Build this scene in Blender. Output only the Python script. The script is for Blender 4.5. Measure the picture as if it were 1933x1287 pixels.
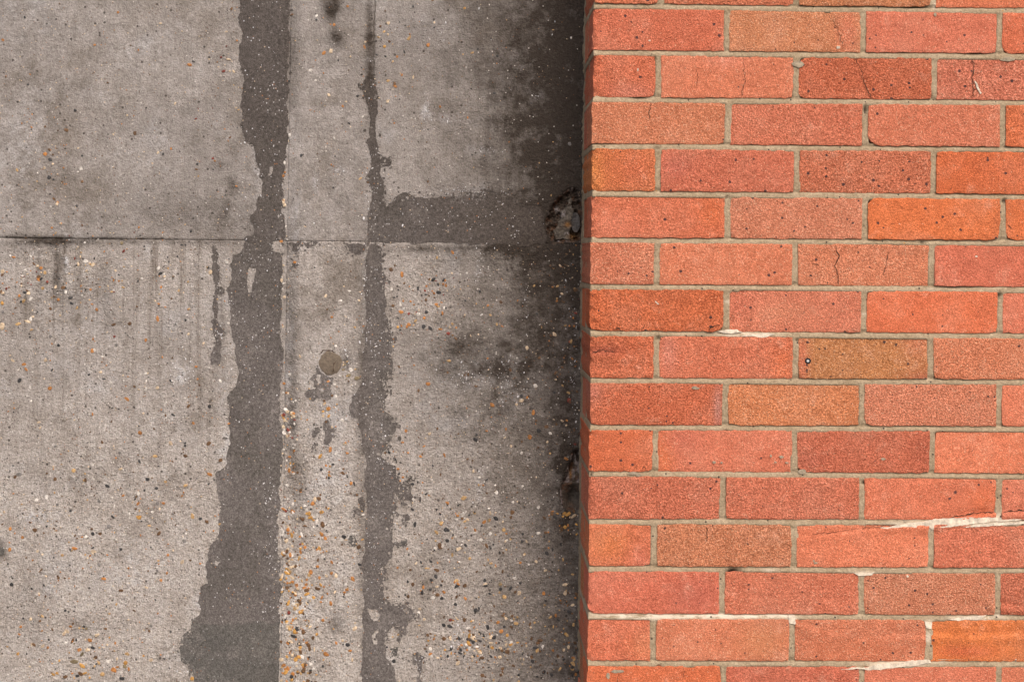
import bpy, bmesh, math, random
import numpy as np
from mathutils import Vector
from mathutils.geometry import delaunay_2d_cdt

for o in list(bpy.data.objects):
    bpy.data.objects.remove(o)
scene = bpy.context.scene
col = scene.collection
random.seed(7)
rng = np.random.default_rng(11)

# ------------------------------------------------------------------ camera, sky, sun, exposure
W0, H0 = 1933.0, 1287.0            # photograph size, used to turn measured points into metres
F = 3000.0                         # focal length in those pixels
CU, CV = 896.0, 478.0              # where the optical axis meets the picture
ROLL = math.radians(0.60)
EYE = 1.50                         # camera height
DB = 2.56                          # distance to the brick face
DC = 2.775                         # distance to the concrete face

cam_d = bpy.data.cameras.new('camera')
cam = bpy.data.objects.new('camera', cam_d)
col.objects.link(cam)
scene.camera = cam
cam.location = (0, 0, EYE)
cam.rotation_euler = (math.radians(90), -ROLL, 0)
cam_d.sensor_width = 36.0
cam_d.lens = 36.0 * F / W0
cam_d.shift_x = (W0 / 2 - CU) / W0
cam_d.shift_y = -(H0 / 2 - CV) / W0
cam_d.clip_start = 0.05
cam_d.clip_end = 500

SUN_EL, SUN_AZ = math.radians(44), math.radians(14)   # azimuth to the right of the wall's normal
world = bpy.data.worlds.new('World')
scene.world = world
world.use_nodes = True
wn = world.node_tree
wn.nodes.clear()
sky = wn.nodes.new('ShaderNodeTexSky')
sky.sky_type = 'NISHITA'
sky.sun_disc = False
sky.sun_elevation = SUN_EL
sky.sun_rotation = math.pi - SUN_AZ
sky.air_density = 0.8
sky.dust_density = 6.0
sky.ozone_density = 0.6
bg = wn.nodes.new('ShaderNodeBackground')
bg.inputs['Strength'].default_value = 0.15
wo = wn.nodes.new('ShaderNodeOutputWorld')
wn.links.new(sky.outputs[0], bg.inputs[0])
wn.links.new(bg.outputs[0], wo.inputs[0])

sun_d = bpy.data.lights.new('sun', 'SUN')
sun = bpy.data.objects.new('sun', sun_d)
col.objects.link(sun)
sun_d.energy = 1.05
sun_d.angle = math.radians(50)
sun_d.color = (1.0, 0.965, 0.92)
# direction towards the sun: right (+x), towards the viewer (-y), up
sdir = Vector((math.sin(SUN_AZ) * math.cos(SUN_EL), -math.cos(SUN_AZ) * math.cos(SUN_EL), math.sin(SUN_EL)))
sun.rotation_euler = sdir.to_track_quat('Z', 'Y').to_euler()
sun.location = (3, -3, 5)

scene.view_settings.view_transform = 'Standard'
scene.view_settings.look = 'None'
scene.view_settings.gamma = 1.0
scene.view_settings.exposure = 0.34
scene.view_settings.use_curve_mapping = False

# ------------------------------------------------------------------ measuring helpers
cr, sr = math.cos(ROLL), math.sin(ROLL)

def px(u, v, d):
    """photograph pixel -> (x, z) on the plane at distance d"""
    a, b = u - CU, v - CV
    return ((a * cr + b * sr) * d / F, EYE + (a * sr - b * cr) * d / F)

def to_px(x, z, d):
    a, h = x * F / d, (z - EYE) * F / d
    return CU + a * cr + h * sr, CV + a * sr - h * cr

def srgb(r, g, b, k=1.0):
    f = lambda c: (c / 255 / 12.92) if c < 10 else ((c / 255 + 0.055) / 1.055) ** 2.4
    return (f(r) * k, f(g) * k, f(b) * k)

_tab = rng.random((256, 256))
def vnoise(x, y):
    xi, yi = np.floor(x).astype(int), np.floor(y).astype(int)
    fx, fy = x - xi, y - yi
    fx, fy = fx * fx * (3 - 2 * fx), fy * fy * (3 - 2 * fy)
    t = lambda i, j: _tab[i & 255, j & 255]
    return (t(xi, yi) * (1 - fx) + t(xi + 1, yi) * fx) * (1 - fy) + (t(xi, yi + 1) * (1 - fx) + t(xi + 1, yi + 1) * fx) * fy

def fbm(x, y, o=4):
    s, a, n = 0, 0.5, 0
    for k in range(o):
        s = s + a * vnoise(x * 2 ** k + 17.3 * k, y * 2 ** k + 9.1 * k)
        n += a
        a *= 0.5
    return s / n

def sstep(a, b, x):
    t = np.clip((x - a) / (b - a), 0, 1)
    return t * t * (3 - 2 * t)

def blobs(u, v, L):
    s = np.zeros_like(u)
    for (bu, bv, ru, rv, k) in L:
        s = s + k * np.exp(-((u - bu) / ru) ** 2 - ((v - bv) / rv) ** 2)
    return s

def inside(poly, X, Y):
    p = np.asarray(poly)
    r = np.zeros(X.shape, bool)
    j = len(p) - 1
    for i in range(len(p)):
        xi, yi, xj, yj = p[i][0], p[i][1], p[j][0], p[j][1]
        if yi != yj:
            c = (yi > Y) != (yj > Y)
            r ^= c & (X < (xj - xi) * (Y - yi) / (yj - yi) + xi)
        j = i
    return r

# ------------------------------------------------------------------ objects
def tag(o, label=None, cat=None, group=None, kind=None):
    for k, x in (('label', label), ('category', cat), ('group', group), ('kind', kind)):
        if x:
            o[k] = x
    return o

def empty(name, loc):
    o = bpy.data.objects.new(name, None)
    col.objects.link(o)
    o.location = loc
    o.empty_display_size = 0.2
    return o

def mesh_obj(name, verts, faces, mat, parent=None, loc=(0, 0, 0), smooth=True, colors=None, attr='tint'):
    m = bpy.data.meshes.new(name)
    V = np.asarray(verts, dtype=np.float32)
    if isinstance(faces, np.ndarray):
        n, k = faces.shape
        m.vertices.add(len(V))
        m.vertices.foreach_set('co', V.ravel())
        m.loops.add(n * k)
        m.loops.foreach_set('vertex_index', faces.astype(np.int32).ravel())
        m.polygons.add(n)
        m.polygons.foreach_set('loop_start', np.arange(0, n * k, k, dtype=np.int32))
        m.update(calc_edges=True)
        m.validate()
    else:
        m.from_pydata([tuple(map(float, p)) for p in V], [], faces)
        m.update()
    if smooth:
        m.polygons.foreach_set('use_smooth', np.ones(len(m.polygons), bool))
    if colors is not None:
        a = m.color_attributes.new(attr, 'FLOAT_COLOR', 'POINT')
        a.data.foreach_set('color', np.asarray(colors, np.float32).ravel())
    m.materials.append(mat)
    o = bpy.data.objects.new(name, m)
    col.objects.link(o)
    o.parent = parent
    o.location = loc
    return o

# ------------------------------------------------------------------ materials
class NT:
    def __init__(self, name):
        self.m = bpy.data.materials.new(name)
        self.m.use_nodes = True
        self.t = self.m.node_tree
        self.t.nodes.clear()
        self.out = self.t.nodes.new('ShaderNodeOutputMaterial')
        self.b = self.t.nodes.new('ShaderNodeBsdfPrincipled')
        self.t.links.new(self.b.outputs[0], self.out.inputs[0])
    def put(self, sock, v):
        if isinstance(v, bpy.types.NodeSocket):
            self.t.links.new(v, sock)
        elif v is not None:
            if sock.type == 'RGBA' and len(v) == 3:
                v = (*v, 1)
            sock.default_value = v
    def node(self, kind, outs=0, props=None, **ins):
        n = self.t.nodes.new(kind)
        for k, x in (props or {}).items():
            setattr(n, k, x)
        for k, x in ins.items():
            self.put(n.inputs[int(k[1:]) if k[0] == 'i' and k[1:].isdigit() else k.replace('_', ' ')], x)
        return n.outputs[outs]
    def obj(self):
        return self.node('ShaderNodeTexCoord', 'Object')
    def mapping(self, v, scale=(1, 1, 1), rot=(0, 0, 0)):
        return self.node('ShaderNodeMapping', 0, None, Vector=v, Scale=scale, Rotation=rot)
    def noise(self, v, s, d=3, r=0.55, dist=0.0):
        return self.node('ShaderNodeTexNoise', 0, None, Vector=v, Scale=s, Detail=d, Roughness=r, Distortion=dist)
    def voro(self, v, s):
        n = self.t.nodes.new('ShaderNodeTexVoronoi')
        self.put(n.inputs['Vector'], v)
        n.inputs['Scale'].default_value = s
        return n.outputs['Distance'], n.outputs['Color']
    def math(self, op, a, b=0.0, c=None, clamp=False):
        return self.node('ShaderNodeMath', 0, {'operation': op, 'use_clamp': clamp}, i0=a, i1=b, i2=c)
    def mul(self, a, b): return self.math('MULTIPLY', a, b)
    def add(self, a, b): return self.math('ADD', a, b)
    def rng(self, x, a, b, c=0.0, d=1.0):
        return self.node('ShaderNodeMapRange', 0, {'interpolation_type': 'SMOOTHSTEP'}, Value=x, i1=a, i2=b, i3=c, i4=d)
    def mix(self, f, a, b, mode='MIX'):
        n = self.t.nodes.new('ShaderNodeMix')
        n.data_type = 'RGBA'
        n.blend_type = mode
        self.put(n.inputs[0], f)
        self.put(n.inputs[6], a)
        self.put(n.inputs[7], b)
        return n.outputs[2]
    def attr(self, name):
        n = self.t.nodes.new('ShaderNodeAttribute')
        n.attribute_name = name
        return n.outputs['Color'], n.outputs['Alpha']
    def sep(self, c):
        n = self.t.nodes.new('ShaderNodeSeparateColor')
        self.put(n.inputs[0], c)
        return n.outputs[0], n.outputs[1], n.outputs[2]
    def ramp(self, f, stops, interp='LINEAR'):
        n = self.t.nodes.new('ShaderNodeValToRGB')
        n.color_ramp.interpolation = interp
        e = n.color_ramp.elements
        while len(e) < len(stops):
            e.new(0.5)
        for k, (p, c) in enumerate(stops):
            e[k].position = p
            e[k].color = (*c, 1)
        self.put(n.inputs[0], f)
        return n.outputs[0]
    def bump(self, h, strength, dist, normal=None):
        n = self.t.nodes.new('ShaderNodeBump')
        n.inputs['Strength'].default_value = strength
        n.inputs['Distance'].default_value = dist
        self.put(n.inputs['Height'], h)
        if normal is not None:
            self.put(n.inputs['Normal'], normal)
        return n.outputs[0]
    def done(self, color, rough=0.9, normal=None, spec=0.25):
        self.put(self.b.inputs['Base Color'], color)
        self.put(self.b.inputs['Roughness'], rough)
        self.b.inputs['Specular IOR Level'].default_value = spec
        if normal is not None:
            self.put(self.b.inputs['Normal'], normal)
        return self.m

def concrete_material():
    t = NT('weathered_concrete')
    co = t.obj()
    mask, wear = t.attr('tint')
    stain_shade, lime, expo = t.sep(mask)
    big = t.noise(co, 4.0, 5, 0.6)
    mid = t.noise(co, 30.0, 5, 0.72)
    fine = t.noise(co, 150.0, 3, 0.72)
    grain = t.noise(co, 420.0, 1, 0.7)
    streak = t.noise(t.mapping(co, (70, 70, 3.0)), 1.0, 4, 0.6)
    brush = t.noise(t.mapping(co, (260, 260, 22), (0, 0.12, 0)), 1.0, 3, 0.6)
    c = t.mix(t.rng(big, 0.3, 0.7), (0.240, 0.220, 0.209), (0.300, 0.276, 0.261))
    sand = t.mix(t.rng(mid, 0.35, 0.65), (0.468, 0.424, 0.386), (0.392, 0.362, 0.338))
    c = t.mix(t.math('MULTIPLY', expo, 0.9, clamp=True), c, sand)
    # cloudy patches: brown dirt and a blue-grey cement film
    cloud = t.noise(co, 6.0, 6, 0.70)
    c = t.mix(t.rng(cloud, 0.48, 0.68, 0.0, 0.80), c, (0.185, 0.160, 0.139))
    c = t.mix(t.rng(cloud, 0.46, 0.30, 0.0, 0.55), c, (0.400, 0.394, 0.400))
    c = t.mix(0.8, c, t.mix(t.rng(mid, 0.30, 0.70), (0.74, 0.73, 0.72), (1.24, 1.245, 1.25)), 'MULTIPLY')
    c = t.mix(0.28, c, t.mix(t.rng(brush, 0.35, 0.68), (0.84, 0.835, 0.83), (1.12, 1.12, 1.12)), 'MULTIPLY')
    c = t.mix(t.mul(t.rng(streak, 0.48, 0.72), t.mul(wear, 0.6)), c, (0.115, 0.092, 0.072))
    # lime bloom, broken up
    lm = t.mul(lime, t.rng(t.noise(co, 60.0, 5, 0.75), 0.40, 0.62))
    c = t.mix(t.math('MULTIPLY', lm, 0.6, clamp=True), c, (0.47, 0.47, 0.485))
    # soot, algae and the brick return's shade, painted through one mask
    st = t.mul(stain_shade, t.rng(t.noise(co, 42.0, 6, 0.78), 0.26, 0.70, 0.50, 1.20))
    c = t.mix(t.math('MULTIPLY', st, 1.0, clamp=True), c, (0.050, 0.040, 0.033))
    # grain of the sand in the cement
    g = t.mix(t.rng(fine, 0.30, 0.72), (0.66, 0.65, 0.64), (1.32, 1.32, 1.33))
    c = t.mix(t.rng(expo, 0.0, 0.9, 0.36, 0.62), c, g, 'MULTIPLY')
    g2 = t.mix(t.rng(grain, 0.32, 0.70), (0.72, 0.70, 0.68), (1.26, 1.27, 1.28))
    c = t.mix(t.rng(expo, 0.0, 0.9, 0.50, 0.70), c, g2, 'MULTIPLY')
    # tiny coloured grit
    d1, k1 = t.voro(co, 330.0)
    ra, rb, rc = t.sep(k1)
    thr = t.rng(expo, 0.0, 1.0, 0.965, 0.86)
    sel = t.mul(t.math('GREATER_THAN', ra, thr), t.rng(d1, 0.42, 0.30))
    gc = t.ramp(rb, [(0.0, (0.05, 0.04, 0.035)), (0.30, (0.30, 0.13, 0.045)), (0.5, (0.52, 0.40, 0.27)), (0.72, (0.14, 0.075, 0.045)), (0.85, (0.58, 0.54, 0.50))], 'CONSTANT')
    c = t.mix(t.mul(sel, 0.85), c, gc)
    # blow-holes
    d2, k2 = t.voro(co, 120.0)
    qa, qb, qc = t.sep(k2)
    pit = t.mul(t.math('GREATER_THAN', qa, 0.84), t.rng(d2, t.mul(qb, 0.22), t.mul(qb, 0.30), 1.0, 0.0))
    pit.node.inputs[0].default_value = 0
    c = t.mix(t.mul(pit, 0.8), c, (0.035, 0.028, 0.024))
    d3, k3 = t.voro(co, 250.0)
    pa, pb, pc = t.sep(k3)
    c = t.mix(t.mul(t.mul(t.math('GREATER_THAN', pa, 0.86), t.rng(d3, 0.16, 0.30, 1.0, 0.0)), t.rng(pb, 0.0, 1.0, 0.2, 0.8)), c, (0.050, 0.038, 0.030))
    h = t.add(t.mul(fine, t.add(t.rng(expo, 0, 1, 0.7, 1.6), t.mul(stain_shade, 0.9))), t.add(t.mul(grain, 0.5), t.mul(brush, 0.12)))
    n = t.bump(h, 1.0, 0.0032)
    return t.done(c, 0.92, n, 0.2)

def dark_mortar_material(name, ca, cb, speck=1.0):
    t = NT(name)
    co = t.obj()
    big = t.noise(co, 7.0, 5, 0.6)
    fine = t.noise(co, 190.0, 4, 0.7)
    grain = t.noise(co, 480.0, 2, 0.7)
    c = t.mix(t.rng(big, 0.32, 0.68), ca, cb)
    c = t.mix(t.rng(t.noise(co, 18.0, 6, 0.75), 0.48, 0.70, 0.0, 0.75), c, (0.180, 0.164, 0.155))
    c = t.mix(t.rng(t.noise(co, 5.0, 5, 0.65), 0.48, 0.66, 0.0, 0.75), c, (0.072, 0.066, 0.058))
    up = t.node('ShaderNodeSeparateXYZ', 2, None, Vector=co)
    c = t.mix(t.rng(up, 1.25, 1.75, 0.0, 0.70), c, (0.062, 0.053, 0.048))        # darker towards the top
    dirt_shade = t.sep(t.attr('tint')[0])[0]  # the wall's own mask, with its painted shade
    c = t.mix(t.math('MULTIPLY', dirt_shade, 0.62, clamp=True), c, (0.050, 0.040, 0.033))
    c = t.mix(0.7, c, t.mix(t.rng(fine, 0.3, 0.7), (0.60, 0.58, 0.56), (1.42, 1.41, 1.40)), 'MULTIPLY')
    c = t.mix(0.9, c, t.mix(t.rng(grain, 0.34, 0.66), (0.66, 0.64, 0.63), (1.36, 1.36, 1.37)), 'MULTIPLY')
    d, k = t.voro(co, 300.0)
    a, b, _ = t.sep(k)
    clump = t.rng(t.noise(co, 16.0, 3, 0.6), 0.42, 0.68, 0.975, 0.86)
    sel = t.mul(t.math('GREATER_THAN', a, clump), t.rng(d, 0.40, 0.26))
    c = t.mix(t.mul(sel, 0.85 * speck), c, t.ramp(b, [(0.0, (0.62, 0.62, 0.66)), (0.45, (0.46, 0.36, 0.26)), (0.62, (0.34, 0.15, 0.06)), (0.75, (0.50, 0.48, 0.47))], 'CONSTANT'))
    h = t.add(t.mul(fine, 1.0), t.add(t.mul(grain, 0.5), t.mul(big, 1.5)))
    return t.done(c, 0.9, t.bump(h, 0.8, 0.0020), 0.25)

def brick_material():
    t = NT('fired_brick')
    rnd = t.node('ShaderNodeObjectInfo', 'Random')
    off = t.mul(rnd, 37.0)
    co = t.node('ShaderNodeVectorMath', 0, {'operation': 'ADD'}, i0=t.obj(), i1=off)
    tint, pale = t.attr('tint')
    big = t.noise(co, 14.0, 4, 0.6)
    mid = t.noise(co, 60.0, 4, 0.7)
    fine = t.noise(co, 360.0, 2, 0.75)
    grain = t.noise(co, 760.0, 1, 0.7)
    rough_k = t.rng(t.math('FRACT', t.mul(rnd, 7.3)), 0.0, 1.0, 0.45, 1.0)      # some bricks are smoother than others
    c = t.mix(t.mul(t.rng(big, 0.40, 0.72), 0.45), tint, t.mix(0.5, tint, (0.56, 0.30, 0.21)))
    c = t.mix(t.mul(t.rng(big, 0.56, 0.26), 0.42), c, t.mix(0.5, tint, (0.38, 0.15, 0.095)))
    blot = t.noise(co, 30.0, 5, 0.7)
    c = t.mix(t.rng(blot, 0.55, 0.75, 0.0, 0.35), c, (0.56, 0.34, 0.25))
    c = t.mix(0.55, c, t.mix(t.rng(mid, 0.3, 0.7), (0.82, 0.79, 0.77), (1.14, 1.16, 1.17)), 'MULTIPLY')
    c = t.mix(rough_k, c, t.mix(t.rng(fine, 0.32, 0.66), (0.60, 0.53, 0.48), (1.26, 1.31, 1.34)), 'MULTIPLY')
    c = t.mix(0.9, c, t.mix(t.rng(grain, 0.34, 0.66), (0.66, 0.61, 0.58), (1.26, 1.29, 1.31)), 'MULTIPLY')
    # grime that runs over bricks regardless of their joints
    pos = t.node('ShaderNodeNewGeometry', 'Position')
    grime = t.noise(t.mapping(pos, (5, 5, 2.2)), 1.0, 6, 0.7)
    c = t.mix(t.rng(grime, 0.50, 0.74, 0.0, 0.16), c, (0.24, 0.135, 0.095))
    # pale sand grains, more of them on the buff bricks
    d0, k0 = t.voro(co, 420.0)
    a0, b0, _ = t.sep(k0)
    thr = t.rng(pale, 0.0, 1.0, 0.985, 0.74)
    c = t.mix(t.mul(t.mul(t.math('GREATER_THAN', a0, thr), t.rng(d0, 0.45, 0.30)), 0.42), c, (0.80, 0.57, 0.39))
    # burnt black specks of several sizes
    d1, k1 = t.voro(co, 105.0)
    a1, b1, _ = t.sep(k1)
    r1 = t.mul(b1, 0.24)
    s1 = t.mul(t.math('GREATER_THAN', a1, t.rng(pale, 0, 1, 0.90, 0.82)), t.math('LESS_THAN', t.add(d1, t.mul(fine, 0.16)), t.add(r1, 0.13)))
    c = t.mix(t.mul(s1, 0.88), c, (0.045, 0.03, 0.035))
    d2, k2 = t.voro(co, 46.0)
    a2, b2, _ = t.sep(k2)
    s2 = t.mul(t.math('GREATER_THAN', a2, 0.93), t.math('LESS_THAN', t.add(d2, t.mul(fine, 0.08)), t.add(t.mul(b2, 0.06), 0.06)))
    c = t.mix(t.mul(s2, 0.9), c, t.mix(t.math('GREATER_THAN', b2, 0.88), (0.04, 0.028, 0.035), (0.72, 0.68, 0.64)))
    h = t.add(t.mul(fine, 1.0), t.add(t.mul(grain, 0.5), t.mul(mid, 0.7)))
    return t.done(c, 0.9, t.bump(t.mul(h, rough_k), 1.0, 0.0040), 0.2)

def joint_mortar_material():
    t = NT('joint_mortar')
    co = t.obj()
    a, _ = t.attr('tint')
    white, dark, warm = t.sep(a)
    mid = t.noise(co, 30.0, 4, 0.65)
    fine = t.noise(co, 260.0, 3, 0.7)
    grain = t.noise(co, 600.0, 2, 0.7)
    c = t.mix(t.rng(mid, 0.34, 0.66), (0.300, 0.230, 0.150), (0.372, 0.293, 0.202))
    c = t.mix(0.7, c, t.mix(t.rng(fine, 0.32, 0.68), (0.72, 0.70, 0.67), (1.25, 1.26, 1.27)), 'MULTIPLY')
    c = t.mix(0.5, c, t.mix(t.rng(grain, 0.32, 0.68), (0.75, 0.73, 0.7), (1.24, 1.25, 1.26)), 'MULTIPLY')
    w = t.mul(white, t.rng(t.noise(t.mapping(co, (30, 30, 90)), 1.0, 4, 0.7), 0.33, 0.58))
    c = t.mix(t.math('MULTIPLY', w, 1.0, clamp=True), c, (0.66, 0.57, 0.46))
    c = t.mix(t.mul(t.rng(t.noise(co, 48.0, 3, 0.6), 0.66, 0.76), 0.5), c, (0.16, 0.145, 0.13))
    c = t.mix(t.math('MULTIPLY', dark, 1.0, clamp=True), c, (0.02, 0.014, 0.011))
    d1, k1 = t.voro(co, 200.0)
    a1, b1, _ = t.sep(k1)
    c = t.mix(t.mul(t.math('GREATER_THAN', a1, 0.965), t.rng(d1, 0.36, 0.26)), c, t.ramp(b1, [(0, (0.05, 0.04, 0.035)), (0.6, (0.55, 0.44, 0.3)), (0.85, (0.4, 0.2, 0.07))], 'CONSTANT'))
    h = t.add(t.mul(fine, 1.0), t.add(t.mul(grain, 0.5), t.mul(mid, 1.2)))
    return t.done(c, 0.93, t.bump(h, 0.8, 0.0020), 0.15)

def chip_material():
    t = NT('flint_pebble')
    co = t.obj()
    tint, _ = t.attr('tint')
    n = t.noise(co, 260.0, 3, 0.6)
    c = t.mix(0.8, tint, t.mix(t.rng(n, 0.3, 0.7), (0.62, 0.58, 0.54), (1.25, 1.25, 1.25)), 'MULTIPLY')
    return t.done(c, 0.55, t.bump(n, 0.35, 0.001), 0.35)

def plain(name, c, rough=0.9, var=0.2, scale=80.0, bump=0.5):
    t = NT(name)
    co = t.obj()
    n = t.noise(co, scale, 4, 0.65)
    lo = tuple(x * (1 - var) for x in c)
    hi = tuple(x * (1 + var) for x in c)
    k = t.mix(t.rng(n, 0.3, 0.7), lo, hi)
    return t.done(k, rough, t.bump(n, bump, 0.002), 0.25)

M_CON = concrete_material()
M_DARK = dark_mortar_material('dark_render', (0.098, 0.088, 0.084), (0.128, 0.116, 0.111))
M_DARK2 = dark_mortar_material('dark_render_smooth', (0.084, 0.081, 0.077), (0.104, 0.099, 0.092), 0.5)
M_BRICK = brick_material()
M_JOINT = joint_mortar_material()
M_CHIP = chip_material()
M_PLUG = plain('plug_mortar', (0.140, 0.112, 0.086), 0.92, 0.22, 170.0, 0.9)
M_CRACK = plain('crack_shadow', (0.05, 0.026, 0.017), 0.95, 0.3, 200.0)  # dark colour in place of the shade inside a crack
M_SEAM = plain('seam_dirt', (0.085, 0.070, 0.058), 0.95, 0.3, 200.0)
M_STONE = plain('broken_stone', (0.105, 0.086, 0.068), 0.75, 0.45, 45.0, 0.8)
M_FLINT = plain('grey_flint', (0.10, 0.096, 0.094), 0.5, 0.35, 50.0, 0.4)
M_RUST = plain('rust', (0.20, 0.105, 0.038), 0.85, 0.4, 70.0, 0.8)
M_LIME = plain('lime_crust', (0.20, 0.172, 0.165), 0.8, 0.35, 90.0, 0.9)
M_STEEL = plain('screw_steel', (0.55, 0.55, 0.56), 0.4, 0.2, 100.0, 0.2)
M_HOLE = plain('plastic_plug', (0.012, 0.012, 0.016), 0.6, 0.2, 90.0, 0.2)
M_PAVE = plain('pavement_asphalt', (0.075, 0.072, 0.068), 0.95, 0.3, 60.0, 0.8)

# ------------------------------------------------------------------ ground
def ground():
    v = [(-60, -60, 0), (60, -60, 0), (60, 60, 0), (-60, 60, 0)]
    o = mesh_obj('pavement', v, [(0, 1, 2, 3)], M_PAVE, smooth=False)
    tag(o, kind='structure')
ground()

# ------------------------------------------------------------------ concrete wall
CROOT = empty('concrete_wall', (-0.30, DC, 0))
tag(CROOT, 'weathered grey concrete wall with dark render strips and exposed pebbles, left of the brickwork', 'wall', kind='thing')

SEAM_Z = px(540, 455, DC)[1]
def seam_x(which, z):
    # vertical casting joints, leaning slightly as in the photograph
    (u0, v0), (u1, v1) = (((549, 0), (529, 1287)) if which == 0 else ((708, 0), (687, 1287)))
    xa, za = px(u0, v0, DC)
    xb, zb = px(u1, v1, DC)
    return xa + (xb - xa) * (z - za) / (zb - za)

CAV1 = [(1079, 356), (1090, 362), (1096, 380), (1099, 452), (1088, 456), (1070, 452), (1048, 458), (1036, 440), (1034, 415), (1046, 385), (1060, 372)]
CAV2 = [(1084, 852), (1097, 850), (1099, 958), (1078, 962), (1064, 955), (1060, 930), (1066, 905), (1074, 880)]

def surface(X, Z):
    """outward relief of the concrete face in metres (towards the viewer)"""
    u, v = to_px(X, Z, DC)
    s = np.zeros_like(X)
    xa, xb = seam_x(0, Z), seam_x(1, Z)
    rib = sstep(-0.004, 0.026, X - xa) * (1 - sstep(-0.024, 0.004, X - xb))
    s += 0.0060 * rib
    s += 0.0022 * (fbm(u / 46, v / 46, 3) - 0.5)
    wob = Z - SEAM_Z - 0.0028 * (fbm(u / 22, u * 0 + 3.3, 3) - .5)
    brk = sstep(.40, .62, fbm(u / 34 + 8, u * 0 + 1.7, 3))           # the ledge comes and goes
    s -= 0.0024 * np.exp(-(wob / 0.0020) ** 2) * brk * (u < 470)
    s += 0.0011 * (wob > 0) * (u < 500) * (0.25 + 0.75 * brk)
    s -= 0.0006 * np.exp(-(wob / 0.0030) ** 2)
    s -= 0.0016 * np.exp(-((X - xb) / 0.0025) ** 2) * (v < 160) * 0.6
    # spalled edge with pebbles beside the wide dark strip, and the rough corner next to the bricks
    rough = blobs(u, v, [(560, 1240, 22, 90, 1), (558, 1090, 24, 60, .8), (552, 950, 16, 90, .5), (1060, 640, 30, 190, .55), (1050, 1180, 40, 120, .5)])
    s += 0.008 * np.clip(rough, 0, 1) * (fbm(u / 9, v / 9, 3) - 0.55)
    for C, dep in ((CAV1, 0.020), (CAV2, 0.018)):
        cu = np.array(C)
        box = (u > cu[:, 0].min() - 14) & (u < cu[:, 0].max() + 14) & (v > cu[:, 1].min() - 14) & (v < cu[:, 1].max() + 14)
        if box.any():
            uu, vv = u[box], v[box]
            uj = uu + 7 * (fbm(uu / 9, vv / 9, 2) - .5)
            vj = vv + 7 * (fbm(uu / 9 + 31, vv / 9, 2) - .5)
            acc = np.zeros_like(uu)
            for a in range(8):
                acc += inside(C, uj + 2.5 * math.cos(a * .785), vj + 2.5 * math.sin(a * .785))
            acc /= 8
            w = s[box]
            s[box] = w - acc * 0.034
    return s

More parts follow.
